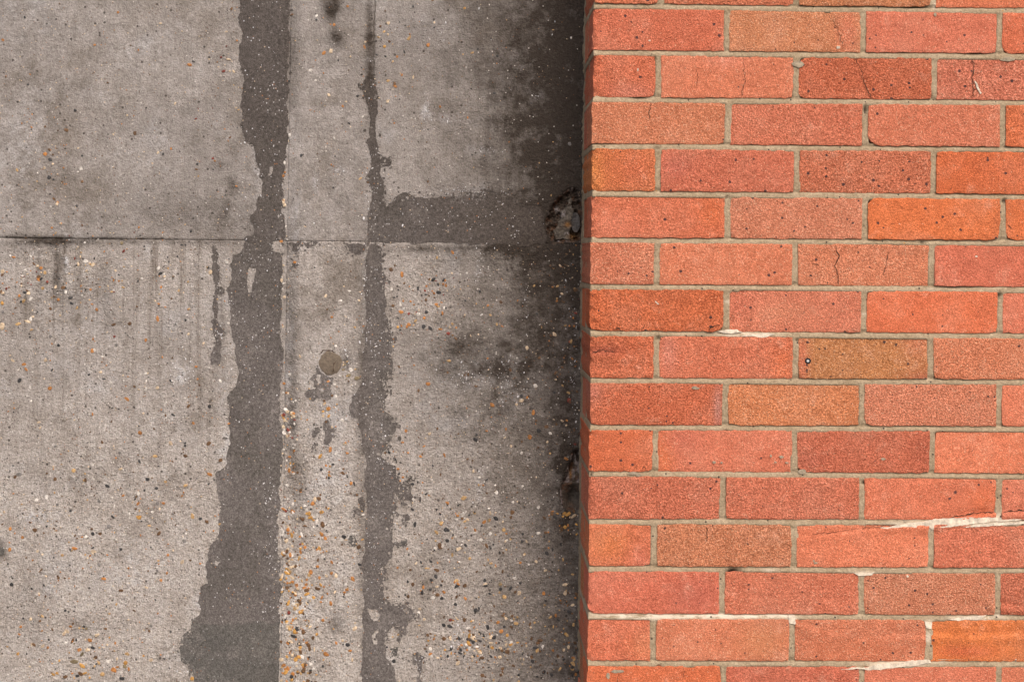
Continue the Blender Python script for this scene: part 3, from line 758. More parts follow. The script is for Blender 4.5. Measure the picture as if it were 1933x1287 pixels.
SOLO = [(394, 836, 14, 9, 'b', -35), (141, 1248, 20, 11, 'l', 5), (155, 1256, 15, 9, 'y', 30), (165, 1226, 11, 9, 'c', 0), (215, 1264, 15, 11, 'o', 30), (230, 1280, 13, 7, 'k', 10),
        (175, 1222, 10, 7, 'k', 20), (150, 1226, 11, 8, 'o', -20), (168, 1217, 9, 8, 'w', 0), (180, 1240, 9, 8, 'b', 40), (123, 1277, 11, 9, 'b', -10), (146, 1275, 10, 7, 'k', 0), (160, 1270, 10, 6, 'y', -10), (186, 1250, 10, 6, 't', 60),
        (262, 976, 12, 9, 'y', 20), (175, 1007, 9, 8, 'k', 40), (214, 1015, 8, 7, 'w', 0), (350, 916, 10, 7, 't', -15), (312, 909, 8, 6, 't', 20), (295, 921, 8, 7, 'k', 0), (350, 860, 12, 8, 'b', 10), (196, 1092, 12, 6, 'o', 0), (390, 984, 9, 8, 'b', 45), (378, 979, 8, 7, 'k', 10), (173, 998, 7, 6, 'b', 0), (162, 1013, 8, 8, 'w', 30),
        (18, 1037, 8, 11, 'o', 10), (19, 998, 7, 9, 'o', 0), (42, 1014, 7, 7, 'o', 0), (133, 964, 7, 6, 'k', 0), (187, 1065, 8, 7, 'g', 30), (134, 1204, 0.1, 0.1, 'g', 0), (182, 1200, 10, 6, 'k', -30), (282, 1190, 8, 6, 'b', 60), (60, 1216, 6, 8, 'c', 0), (253, 1152, 9, 4, 'b', 30), (228, 1268, 9, 7, 'w', 30), (243, 1262, 6, 9, 'o', 0), (363, 1280, 9, 9, 'y', 0), (342, 1275, 0.1, 0.1, 'k', 0),
        (4, 616, 10, 17, 'c', 0), (2, 551, 6, 10, 'b', 10), (4, 572, 7, 9, 'y', 0), (5, 588, 6, 8, 'g', 0), (94, 733, 9, 10, 'o', 30), (275, 642, 7, 9, 'o', 0), (49, 697, 9, 6, 'o', 40), (95, 635, 8, 8, 'g', 0), (90, 676, 6, 9, 'g', -10), (73, 522, 10, 8, 'b', 0), (71, 502, 7, 6, 'c', 0), (105, 542, 7, 8, 'c', 10), (124, 552, 6, 9, 'w', 0), (89, 532, 6, 6, 'r', 0), (230, 459, 8, 8, 'l', 30), (335, 484, 5, 6, 'k', 0), (310, 517, 5, 7, 'w', 0), (369, 500, 8, 9, 'g', 0), (48, 509, 6, 6, 'w', 0), (297, 732, 8, 7, 'c', 0), (275, 705, 8, 6, 'w', 0), (370, 692, 8, 5, 'o', 0), (307, 776, 8, 6, 'g', 0), (327, 783, 11, 5, 'k', 30), (313, 760, 7, 8, 'w', 0), (196, 715, 9, 4, 'k', 0), (190, 702, 9, 6, 'c', 0),
        (875, 940, 15, 10, 't', -20), (936, 978, 14, 9, 'k', 25), (1010, 1222, 13, 7, 'k', -5), (884, 1207, 13, 8, 'k', 25), (906, 1209, 10, 6, 'k', 20), (860, 1140, 9, 7, 'k', 20), (834, 1129, 9, 7, 'k', 5), (814, 1094, 8, 7, 'k', 0), (833, 1104, 6, 5, 'k', 0), (915, 1095, 8, 8, 'k', 0), (945, 1111, 9, 8, 'k', -20), (925, 1120, 8, 5, 'k', 15), (850, 1170, 8, 7, 'r', 0), (940, 1174, 9, 7, 'o', -30), (910, 1241, 11, 8, 'b', 0), (841, 1000, 9, 9, 'k', 30), (833, 987, 9, 10, 't', 10), (951, 1000, 9, 7, 't', 20), (926, 1007, 8, 9, 'w', 0), (1016, 1006, 9, 6, 'w', -10), (985, 1022, 7, 8, 'k', 30), (952, 1126, 10, 10, 't', 30), (980, 1119, 9, 10, 'c', 20), (944, 1102, 9, 10, 'l', 0), (1026, 1120, 8, 9, 'o', 0), (1067, 1119, 9, 10, 'c', 0), (1068, 1196, 8, 7, 'y', 30), (799, 1108, 6, 9, 'o', 0), (838, 1117, 10, 6, 'o', 30), (812, 1112, 7, 6, 'k', 0), (817, 1128, 9, 8, 'w', 0), (825, 1107, 8, 6, 'c', 0), (878, 1129, 6, 10, 'o', -30), (865, 1102, 9, 5, 'o', 30), (916, 1018, 0.1, 0.1, 'k', 0), (974, 1176, 10, 9, 't', 0), (952, 1182, 8, 6, 'k', 20), (1000, 1190, 0.1, 0.1, 'k', 0), (864, 973, 8, 6, 'o', 0), (872, 978, 7, 7, 'b', 0), (922, 982, 6, 9, 'l', 0), (1030, 1005, 8, 7, 'b', 30), (902, 1152, 9, 4, 'k', 0), (1015, 1213, 10, 8, 'b', 0), (1024, 1220, 7, 12, 'w', 20), (964, 1212, 12, 6, 'w', -30), (900, 1220, 12, 6, 'w', 0), (880, 1216, 8, 6, 'w', 40), (882, 1226, 8, 5, 'o', 0), (870, 1226, 8, 7, 'k', 0), (893, 1197, 8, 6, 'b', 0), (913, 1200, 6, 5, 'k', 0), (886, 1190, 7, 5, 'b', 20), (927, 1238, 9, 5, 'k', 40), (1014, 1276, 7, 5, 'k', 0), (840, 1226, 7, 5, 'y', 0), (826, 1241, 8, 4, 'c', 0),
        (789, 546, 5, 6, 'k', 0), (752, 547, 5, 4, 'k', 0), (739, 546, 7, 9, 'w', 0), (762, 583, 9, 8, 'w', 0), (790, 593, 9, 8, 'w', 20), (742, 577, 7, 7, 'b', 20), (804, 566, 6, 8, 'b', 0), (804, 556, 8, 4, 'k', 0), (805, 589, 7, 7, 'k', 0), (801, 600, 6, 7, 'o', 0), (751, 617, 6, 6, 'y', 0), (772, 592, 6, 8, 'r', 30), (758, 615, 5, 6, 'o', 0), (775, 569, 6, 5, 'o', 0), (805, 540, 5, 6, 'o', 0), (823, 530, 5, 4, 'r', 0), (906, 550, 6, 7, 'k', 0), (822, 652, 0.1, .1, 'k', 0), (898, 729, 9, 5, 'b', 10), (790, 737, 6, 9, 'b', 0), (984, 747, 8, 7, 'k', -40), (984, 756, 12, 9, 'c', 0), (995, 750, 6, 6, 'o', 0), (1010, 790, 0.1, .1, 'k', 0),
        (561, 1242, 16, 15, 'y', 0), (616, 1232, 14, 9, 'o', 35), (657, 1215, 11, 8, 'k', 0), (561, 1186, 11, 9, 'k', 20), (573, 1191, 9, 12, 'b', 0), (556, 1199, 14, 6, 'k', 15), (610, 988, 9, 15, 'b', -20), (607, 885, 7, 8, 'k', 30), (649, 884, 6, 5, 'b', 0), (552, 964, 8, 10, 'o', -20), (540, 964, 6, 6, 'r', 0), (584, 969, 8, 10, 'y', 0), (599, 971, 8, 8, 'w', 0), (576, 953, 9, 6, 'w', 30), (542, 1073, 9, 6, 'y', 30), (530, 1093, 9, 6, 'y', 0), (575, 1108, 15, 8, 'o', -10), (558, 1118, 7, 12, 'c', -40), (580, 1119, 12, 7, 'y', -20), (606, 1102, 5, 10, 'y', -40), (626, 1080, 7, 8, 'o', 0), (653, 1101, 9, 7, 'w', 0), (617, 1085, 10, 6, 'c', 40), (650, 1120, 5, 6, 'b', 0), (601, 1055, 5, 9, 'b', 20), (560, 1105, 12, 5, 'w', -25), (562, 1145, 7, 9, 'c', 0), (546, 1155, 7, 9, 'r', 0), (534, 1115, 8, 7, 'y', 20), (575, 1260, 9, 9, 'b', 0), (552, 1280, 8, 8, 'y', 0), (540, 1262, 9, 7, 'o', 30), (536, 1190, 0.1, .1, 'o', 0), (661, 1226, 8, 6, 'o', 0), (665, 1243, 5, 9, 'c', 0), (648, 1214, 4, 4, 'k', 0), (594, 1224, 4, 12, 'c', 0), (587, 1263, 7, 5, 'k', 0), (610, 1255, 5, 8, 'k', 0), (567, 1220, 9, 7, 'y', 0), (550, 1210, 10, 6, 'c', 20), (573, 1156, 5, 9, 'b', -30),
        (621, 770, 8, 9, 'o', 30), (659, 708, 8, 9, 'l', 0), (612, 762, 6, 8, 'c', 20), (661, 716, 0.1, .1, 'k', 0), (664, 699, 7, 9, 'w', 30), (621, 719, 11, 6, 'o', 0), (543, 777, 10, 8, 'c', 0), (547, 815, 7, 6, 'w', 0), (656, 854, 9, 5, 'o', 20), (627, 598, 6, 6, 'o', 0), (660, 549, 9, 4, 'w', 0), (537, 307, 5, 10, 'w', 0), (535, 332, 7, 7, 'o', 0), (537, 387, 7, 9, 'c', 0), (531, 455, 8, 10, 'o', 0), (557, 495, 9, 6, 'o', 0), (153, 319, 9, 9, 'w', 30), (155, 343, 7, 7, 'b', 0), (155, 294, 6, 5, 'k', 0), (101, 339, 5, 5, 'k', 0), (118, 344, 6, 5, 'b', 0), (100, 310, 5, 5, 'c', 0), (100, 292, 5, 5, 'b', 0), (108, 385, 6, 8, 'c', 0), (142, 209, 7, 7, 'k', 0), (53, 160, 7, 5, 'k', 0), (223, 24, 6, 6, 'o', 0), (303, 45, 8, 5, 'c', 0), (323, 281, 5, 6, 'o', 0), (219, 377, 7, 11, 'g', -20), (47, 33, 5, 6, 'k', 0), (437, 17, 8, 5, 'b', -60), (240, 218, 5, 5, 'c', 0), (98, 430, 6, 5, 'o', 0), (726, 88, 7, 7, 'y', 0), (718, 50, 6, 5, 'b', 0), (728, 107, 5, 5, 'k', 0), (745, 158, 7, 7, 'b', 0), (639, 115, 5, 5, 'k', 0), (596, 153, 6, 5, 'w', 0), (598, 39, 5, 5, 'k', 0), (877, 16, 6, 5, 'y', 0), (820, 43, 5, 5, 'c', 0), (939, 106, 6, 6, 'k', 0), (933, 176, 7, 6, 'k', 0), (1075, 272, 8, 10, 'g', 0), (1078, 72, 5, 6, 'w', 0)]

def solo_pebbles():
    for (u, v, w, h, k, ang) in SOLO:
        if w < 1:
            continue
        x, z = px(u, v, DC)
        R = DC / F / 2
        V, Fc = chip_geo(R, w, h, math.radians(-ang), random.uniform(.0006, .0016))
        s = float(surface(np.array([x]), np.array([z]))[0])
        j = random.uniform(.8, 1.2)
        c = tuple(a * j for a in PCOL[k])
        key = ('left' if x < seam_x(0, z) else 'narrow middle' if x < seam_x(1, z) else 'right', 'upper' if z > SEAM_Z else 'lower')
        C = np.ones((len(V), 4)) * np.array((*c, 1)) * (1 + 0.15 * rng.standard_normal((len(V), 1)))
        mesh_obj('pebble', V, Fc, M_CHIP, PANEL[key], loc=Vector((x, DC - s, z)) - CROOT.location, smooth=False, colors=np.clip(C, .005, 1))
solo_pebbles()

ZONES = [  # centre u, v, spread u, v, number, mean size px, palette
    (200, 1030, 150, 160, 620, 4.2, 'ocwbkgbotbk'), (150, 1240, 50, 35, 110, 6.0, 'ocywkbtl'), (260, 960, 120, 60, 200, 4.6, 'ocwbkgt'), (90, 1100, 70, 120, 160, 4.0, 'ocbkt'),
    (110, 520, 70, 55, 200, 4.6, 'ocwrbkt'), (310, 520, 90, 45, 170, 4.2, 'ocwbkt'), (230, 650, 160, 80, 260, 3.8, 'ocwbkg'), (300, 780, 130, 70, 240, 4.0, 'ocwbk'), (40, 640, 40, 90, 90, 4.6, 'ocwk'),
    (785, 580, 48, 48, 190, 4.8, 'okwbrtk'), (880, 600, 70, 60, 110, 3.8, 'obct'), (1060, 600, 22, 120, 150, 4.6, 'obbct'), (1085, 650, 8, 150, 90, 4.6, 'obbkr'), (1000, 760, 60, 70, 130, 4.6, 'cbkow'),
    (860, 1080, 90, 70, 330, 5.0, 'okwbctkkb'), (905, 1215, 50, 24, 190, 5.4, 'okwbcty'), (960, 1230, 110, 60, 420, 4.8, 'okkbctbb'), (820, 960, 80, 90, 230, 4.2, 'ockbw'), (940, 990, 90, 50, 160, 4.8, 'okwbct'), (1070, 1200, 18, 90, 130, 5.4, 'obktc'), (1065, 975, 22, 24, 60, 6.0, 'oybk'), (770, 850, 60, 60, 90, 3.6, 'okb'),
    (556, 1230, 20, 75, 330, 6.4, 'oyckwbt'), (556, 1090, 18, 60, 190, 5.8, 'oycwbt'), (546, 930, 12, 80, 150, 5.0, 'ocwrb'), (545, 800, 9, 40, 70, 5.2, 'ocwy'), (620, 1120, 45, 120, 260, 4.4, 'oycwbk'), (600, 960, 35, 60, 90, 5.0, 'oybkw'), (620, 740, 25, 55, 80, 4.6, 'ocywb'), (655, 700, 14, 14, 40, 5.0, 'wclt'), (640, 570, 50, 60, 70, 3.4, 'ocbw'), (640, 880, 40, 60, 70, 4.0, 'bok'),
    (110, 330, 22, 50, 60, 4.2, 'obcwk'), (300, 230, 130, 160, 200, 3.0, 'obkct'), (430, 150, 30, 110, 150, 3.0, 'orcb'), (630, 120, 50, 110, 110, 3.4, 'okcbw'), (740, 90, 30, 50, 60, 4.0, 'okbct'), (640, 330, 50, 90, 50, 2.8, 'kbo'), (880, 200, 110, 120, 130, 3.0, 'bkot'), (535, 340, 4, 90, 60, 4.2, 'cow'), (533, 620, 3, 120, 50, 3.6, 'cow'), (900, 420, 90, 25, 40, 3, 'cwo'),
    (200, 250, 200, 200, 160, 2.8, 'kbo'), (500, 650, 250, 350, 200, 2.6, 'kbow')]
GLOBAL = [(480, 640, 520, 680, 900, 2.4, 'kbocbt')]

def scatter():
    V, Fc, C = [], [], []
    for (cu, cv, su, sv, n, size, pal) in ZONES + GLOBAL:
        for _ in range(int(n * 0.62)):
            u = random.gauss(cu, su) if n < 900 else random.uniform(0, 1090)
            v = random.gauss(cv, sv) if n < 900 else random.uniform(0, 1287)
            if not (-40 < u < 1094 and -40 < v < 1320):
                continue
            w = size * 0.80 * random.lognormvariate(0, .55)
            w = min(w, 10)
            sx = random.uniform(.7, 1.4)
            k = random.choice(pal)
            V.append((u, v, w, sx, random.uniform(0, 3.14), k))
    A = np.array([(p[0], p[1]) for p in V])
    # nothing on the dark strips, except near their crumbling edges
    keep = ~(inside(polyA, A[:, 0], A[:, 1]) | inside(polyA2, A[:, 0], A[:, 1]) | inside(B_loop, A[:, 0], A[:, 1]) | inside(B2, A[:, 0], A[:, 1]))
    keep &= (A[:, 0] - 624) ** 2 + (A[:, 1] - 685) ** 2 > 24 ** 2
    keep &= ~(inside(CAV1, A[:, 0], A[:, 1]) | inside(CAV2, A[:, 0], A[:, 1]))
    L = [p for p, q in zip(V, keep) if q]
    X, Z = px(np.array([p[0] for p in L]), np.array([p[1] for p in L]), DC)
    S = surface(X, Z)
    vs, fs, cs = [], [], []
    for (u, v, w, sx, ang, k), x, z, s in zip(L, X, Z, S):
        gv, gf = chip_geo(DC / F / 2 * w, sx, 1 / sx, ang, random.uniform(.0003, .0015))
        b = len(vs)
        vs += [(x + p[0], DC - s + p[1], z + p[2]) for p in gv]
        fs += [tuple(b + i for i in f) for f in gf]
        j = random.uniform(.75, 1.25)
        c = PCOL[k]
        cs += [(c[0] * j, c[1] * j, c[2] * j, 1)] * len(gv)
    o = mesh_obj('small_pebbles', np.array(vs) - ORG, fs, M_CHIP, CROOT, smooth=False, colors=cs)
    tag(o, 'small orange, cream and black pebbles showing in the concrete', kind='stuff')
scatter()

def flakes():
    """small white lime flakes and drip marks"""
    Z = [(905, 510, 6, 24, 22), (965, 735, 18, 30, 60), (900, 700, 40, 18, 50), (860, 715, 30, 10, 30), (340, 705, 16, 18, 45), (805, 210, 5, 16, 26), (845, 228, 12, 6, 16), (700, 113, 8, 5, 10), (910, 285, 16, 4, 20), (1015, 180, 8, 6, 10), (690, 560, 5, 70, 60),
         (712, 620, 10, 140, 90), (690, 770, 14, 30, 60), (880, 360, 25, 6, 50), (700, 360, 8, 30, 50), (700, 400, 8, 20, 20), (480, 600, 40, 130, 110), (500, 200, 25, 140, 110), (480, 470, 25, 40, 50), (510, 930, 14, 22, 40), (512, 1045, 12, 18, 40), (500, 1150, 20, 14, 30), (720, 940, 18, 60, 70), (705, 1060, 10, 50, 40), (810, 410, 80, 25, 60), (960, 420, 40, 20, 20),
         (575, 1150, 16, 14, 50), (655, 665, 5, 20, 16), (412, 625, 6, 8, 16), (126, 492, 3, 14, 12), (270, 575, 3, 14, 8), (205, 575, 3, 12, 8), (165, 630, 3, 14, 8), (215, 660, 10, 20, 12), (905, 915, 6, 22, 24), (860, 1195, 5, 26, 22), (795, 1250, 6, 10, 14), (440, 905, 0.1, 0.1, 0), (1085, 720, 4, 60, 40), (1070, 640, 10, 120, 30), (640, 320, 8, 6, 10), (596, 348, 3, 10, 10), (330, 1265, 14, 12, 16), (72, 975, 10, 4, 14), (235, 905, 6, 6, 6), (995, 560, 6, 30, 12), (820, 60, 40, 50, 18), (960, 60, 60, 70, 26), (30, 1287, 0.1, .1, 0), (130, 1230, 20, 8, 10)]
    P = []
    for (cu, cv, su, sv, n) in Z:
        for _ in range(n):
            P.append((random.gauss(cu, su), random.gauss(cv, sv)))
    P = [p for p in P if p[0] < 1090 and -20 < p[1] < 1300]
    X, Zz = px(np.array([p[0] for p in P]), np.array([p[1] for p in P]), DC)
    S = surface(X, Zz)
    vs, fs, cs = [], [], []
    for x, z, s_ in zip(X, Zz, S):
        w = min(4.5, 1.5 * random.lognormvariate(0, .45))
        gv, gf = chip_geo(DC / F / 2 * w, random.uniform(.55, 1.1), random.uniform(.9, 1.9), random.gauss(0, .5), .0013)
        b = len(vs)
        vs += [(x + p[0], DC - s_ + p[1], z + p[2]) for p in gv]
        fs += [tuple(b + i for i in f) for f in gf]
        j = random.uniform(.40, .72)
        cs += [(j, j, j * 1.05, 1)] * len(gv)
    o = mesh_obj('lime_flakes', np.array(vs) - ORG, fs, M_CHIP, CROOT, smooth=False, colors=cs)
    tag(o, 'tiny white lime flakes and drips on the concrete', kind='stuff')
flakes()

# ------------------------------------------------------------------ broken pockets beside the bricks
def rock(name, u, v, w, h, depth, back, mat, parent, ang=0, seed=1, label=None, taper=0.0):
    r = random.Random(seed)
    bm = bmesh.new()
    bmesh.ops.create_icosphere(bm, subdivisions=3, radius=1)
    x, z = px(u, v, DC)
    k = DC / F / 2
    ca, sa = math.cos(math.radians(-ang)), math.sin(math.radians(-ang))
    ox, oy = r.random() * 50, r.random() * 50
    for p in bm.verts:
        c = p.co
        n = float(fbm(np.array([c.x * 2.2 + ox]), np.array([c.z * 2.2 + c.y + oy]), 5)[0])
        q = 0.50 + 1.0 * n
        X, Y, Z = c.x * w * k * q * (1 - taper * c.z), c.y * depth * q, c.z * h * k * q
        p.co = (X * ca - Z * sa, Y, X * sa + Z * ca)
    me = bpy.data.meshes.new(name)
    bm.to_mesh(me)
    bm.free()
    me.polygons.foreach_set('use_smooth', np.ones(len(me.polygons), bool))
    me.materials.append(mat)
    o = bpy.data.objects.new(name, me)
    col.objects.link(o)
    o.parent = parent
    o.location = Vector((x, DC + back, z)) - CROOT.location
    if label:
        o['label'] = label
    return o

RU, RL = PANEL[('right', 'upper')], PANEL[('right', 'lower')]
def pocket_material():
    t = NT('broken_concrete')
    co = t.obj()
    c1, alpha = t.attr('tint')
    n = t.noise(co, 150.0, 5, 0.75)
    n2 = t.noise(co, 420.0, 3, 0.7)
    c = t.mix(0.9, c1, t.mix(t.rng(n, 0.3, 0.7), (0.45, 0.42, 0.40), (1.5, 1.5, 1.5)), 'MULTIPLY')
    return t.done(c, 0.7, t.bump(t.add(n, t.mul(n2, 0.5)), 0.9, 0.003), 0.35)
M_POCKET = pocket_material()

def pocket(C, kind, parent, label):
    """a hollow where the concrete broke away, modelled as a dense ragged surface"""
    cu = np.array(C, float)
    u0, u1, v0, v1 = cu[:, 0].min() - 8, cu[:, 0].max() + 4, cu[:, 1].min() - 8, cu[:, 1].max() + 8
    nx, nz = int((u1 - u0) / 0.8), int((v1 - v0) / 0.8)
    U, V = np.meshgrid(np.linspace(u0, u1, nx), np.linspace(v1, v0, nz))
    uj = U + 9 * (fbm(U / 7, V / 7, 3) - .5)
    vj = V + 9 * (fbm(U / 7 + 31, V / 7, 3) - .5)
    acc = np.zeros_like(U)
    for rr in (1.5, 3.0, 4.5):
        for a_ in range(8):
            acc += inside(C, uj + rr * math.cos(a_ * .785), vj + rr * math.sin(a_ * .785))
    acc /= 24
    ridged = 1 - np.abs(2 * fbm(U / 11 + 3, V / (11 if kind == 1 else 34) + 5, 4) - 1)
    f2 = fbm(U / 5, V / 5 + 9, 4)
    h = -0.002 - 0.024 * acc + 0.014 * ridged * acc + 0.006 * (f2 - .5)
    rim = np.exp(-((acc - .30) / .22) ** 2)
    h = h + rim * 0.006 * f2
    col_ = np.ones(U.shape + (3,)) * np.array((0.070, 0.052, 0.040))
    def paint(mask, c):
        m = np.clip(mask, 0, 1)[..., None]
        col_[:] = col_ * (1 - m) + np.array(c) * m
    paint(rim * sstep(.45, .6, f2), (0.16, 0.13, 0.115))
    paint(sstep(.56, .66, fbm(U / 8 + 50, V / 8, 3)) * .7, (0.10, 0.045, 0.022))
    if kind == 1:
        tri = [(1077, 372), (1083, 395), (1078, 420), (1076, 452), (1050, 450), (1047, 438), (1062, 400)]
        st = inside(tri, uj, vj).astype(float)
        h = np.where(st > 0, -0.0055 + 0.00012 * (U - 1062) + 0.004 * (f2 - .5), h)
        paint(st * .9, (0.125, 0.108, 0.088))
        fl = ((U - 1087) / 8.5) ** 2 + ((V - 420) / 19) ** 2 < 1
        h = np.where(fl, -0.0035 - 0.002 * (f2 - .5), h)
        paint(fl * .95, (0.095, 0.090, 0.088))
        paint(np.exp(-((U - 1072) / 6) ** 2 - ((V - 424) / 5) ** 2) * 1.2, (0.22, 0.11, 0.035))
        paint(np.exp(-((U - 1082) / 9) ** 2 - ((V - 446) / 6) ** 2) * 1.1, (0.20, 0.11, 0.045))
        for (a_, b_, c_, d_) in ((1064, 404, 4, 6), (1070, 438, 4, 5), (1058, 455, 9, 3), (1080, 358, 7, 3), (1051, 395, 4, 5)):
            paint(np.exp(-((U - a_) / c_) ** 2 - ((V - b_) / d_) ** 2) * sstep(.42, .6, f2) * 1.2, (0.34, 0.31, 0.31))
    else:
        up_ = (V < 912)
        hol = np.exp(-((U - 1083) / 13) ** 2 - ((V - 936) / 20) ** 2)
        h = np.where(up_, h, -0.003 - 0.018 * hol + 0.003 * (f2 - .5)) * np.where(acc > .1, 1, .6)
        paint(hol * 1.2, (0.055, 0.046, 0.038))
        paint(up_ * acc * sstep(.5, .8, ridged) * .9, (0.26, 0.225, 0.225))
        paint(np.exp(-((U - 1078) / 3) ** 2 - ((V - 898) / 12) ** 2), (0.24, 0.12, 0.04))
        paint(np.exp(-((U - 1059 - (V - 935) * .1) / 2.0) ** 2) * (V > 905) * .8, (0.26, 0.22, 0.215))
        h = h + 0.004 * np.exp(-((U - 1059 - (V - 935) * .1) / 2.2) ** 2) * (V > 905) * f2 * 2
    # sinks behind the face of the panel outside the break
    x, z = px(U, V, DC)
    uu = u0 + (U - u0)
    h = np.where(acc < .02, np.minimum(h, -0.0035), h)
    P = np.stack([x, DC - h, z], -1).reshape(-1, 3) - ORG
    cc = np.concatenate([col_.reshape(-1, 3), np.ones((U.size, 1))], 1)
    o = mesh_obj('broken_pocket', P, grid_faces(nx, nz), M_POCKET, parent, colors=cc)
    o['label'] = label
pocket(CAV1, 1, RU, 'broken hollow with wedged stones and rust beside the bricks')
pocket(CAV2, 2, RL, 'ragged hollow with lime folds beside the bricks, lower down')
ribbon([(16, 447), (60, 449), (130, 450), (190, 452)], 1.5, DC, lambda x, z: csurf(x, z) + 0.0012, ORG, 'crack', M_SEAM, PANEL[('left', 'upper')])
ribbon([(190, 451), (255, 452), (262, 450), (330, 452)], 0.9, DC, lambda x, z: csurf(x, z) + 0.0012, ORG, 'crack', M_SEAM, PANEL[('left', 'upper')])
ribbon([(708, 0), (706, 60), (706, 130)], 1.1, DC, lambda x, z: csurf(x, z) + 0.0012, ORG, 'crack', M_SEAM, PANEL[('right', 'upper')])

# ------------------------------------------------------------------ brick wall
CX = px(1115, 500, DB)[0]            # x of the brick corner
BROOT = empty('brick_wall', (CX, DB, 0))
tag(BROOT, 'orange-red stretcher bond brick wall with sandy mortar, standing proud of the concrete', 'wall', kind='thing')
BORG = np.array(BROOT.location)
XEND = CX + 2.6
jl = [11.5, 99.5, 188, 276, 365, 453, 541, 629, 718, 806.5, 894, 984, 1073, 1162, 1251]      # bed joints at u=1118
jr = [20, 106, 194, 282, 371, 458.5, 546, 634, 720.5, 809, 898, 985.5, 1076, 1165, 1253]    # and at u=1900
J = []
for a, b in zip(jl, jr):
    xa, za = px(1118, a, DB)
    xb, zb = px(1900, b, DB)
    J.append((za, (zb - za) / (xb - xa), xa))
def bed(k, x):
    """height of the middle of bed joint k (0 = topmost in the picture)"""
    if k < 0:
        z, s, xa = J[0]
        return z - k * 0.0753 + s * (x - xa)
    if k >= len(J):
        z, s, xa = J[-1]
        return z - (k - len(J) + 1) * 0.0753 + s * (x - xa) * 0.5
    z, s, xa = J[k]
    return z + s * np.clip(x - xa, -1, 1.1)
PERP = {0: [1248, 1504, 1762], 1: [1372, 1630, 1887], 2: [1243, 1503, 1764], 3: [1374, 1633, 1893], 4: [1242, 1504, 1762], 5: [1373, 1633, 1893], 6: [1240, 1501, 1759], 7: [1371, 1631, 1888], 8: [1239, 1502, 1757], 9: [1369, 1627, 1886],
        10: [1237, 1500, 1760], 11: [1365, 1627, 1886], 12: [1235, 1499, 1758], 13: [1363, 1626, 1884], 14: [1233, 1495, 1753], 15: [1366, 1627, 1886]}
EDGE = {0: 1121, 1: 1119, 2: 1120, 3: 1117, 4: 1117, 5: 1117, 6: 1114, 7: 1113, 8: 1114, 9: 1114, 10: 1112, 11: 1111, 12: 1111, 13: 1110, 14: 1109, 15: 1109}
COLS = {0: [(206, 105, 72, .2), (200, 106, 76, .2), (186, 118, 76, .7), (202, 106, 74, .3)],  # brick colours, holding part of the wall's top-to-bottom light gradient
        1: [(196, 96, 72, .2), (188, 124, 86, .9), (196, 102, 82, .3), (202, 96, 66, .2)],
        2: [(204, 101, 72, .2), (196, 110, 82, .4), (194, 94, 64, .2), (202, 112, 92, .4)],
        3: [(194, 118, 86, .8), (206, 111, 86, .3), (198, 108, 82, .6), (214, 104, 60, .1)],
        4: [(204, 108, 58, .1), (192, 97, 76, .3), (204, 111, 82, .4), (200, 88, 42, .1)],
        5: [(202, 103, 74, .2), (198, 122, 96, .7), (208, 101, 48, .0), (208, 98, 46, .0)],
        6: [(198, 114, 88, .7), (202, 114, 84, .7), (206, 124, 92, .8), (198, 98, 78, .2)],
        7: [(206, 97, 54, .1), (212, 120, 96, .4), (208, 98, 62, .1), (204, 106, 84, .2)],
        8: [(206, 99, 64, .1), (208, 108, 80, .3), (178, 122, 70, 1.), (210, 124, 90, .8)],
        9: [(202, 96, 64, .2), (204, 126, 80, 1.), (216, 132, 104, .7), (212, 114, 86, .4)],
        10: [(204, 92, 52, .1), (200, 107, 84, .3), (194, 97, 74, .2), (212, 115, 84, .5)],
        11: [(205, 108, 84, .3), (206, 110, 86, .3), (204, 107, 80, .3), (204, 112, 90, .3)],
        12: [(208, 110, 78, .2), (198, 126, 90, .9), (214, 117, 86, .4), (208, 110, 86, .3)],
        13: [(192, 92, 74, .2), (200, 108, 84, .4), (192, 120, 92, .9), (196, 100, 76, .3)],
        14: [(202, 102, 76, .2), (198, 114, 84, .7), (196, 110, 80, .7), (214, 112, 48, .1)],
        15: [(208, 98, 58, .1), (194, 94, 76, .2), (198, 106, 84, .4), (204, 112, 86, .3)]}
ALB = 0.95
def brick_rgb(c):
    k, to = 0.36, (210, 138, 104)
    return srgb(*[a * (1 - k) + b * k for a, b in zip(c, to)], ALB)
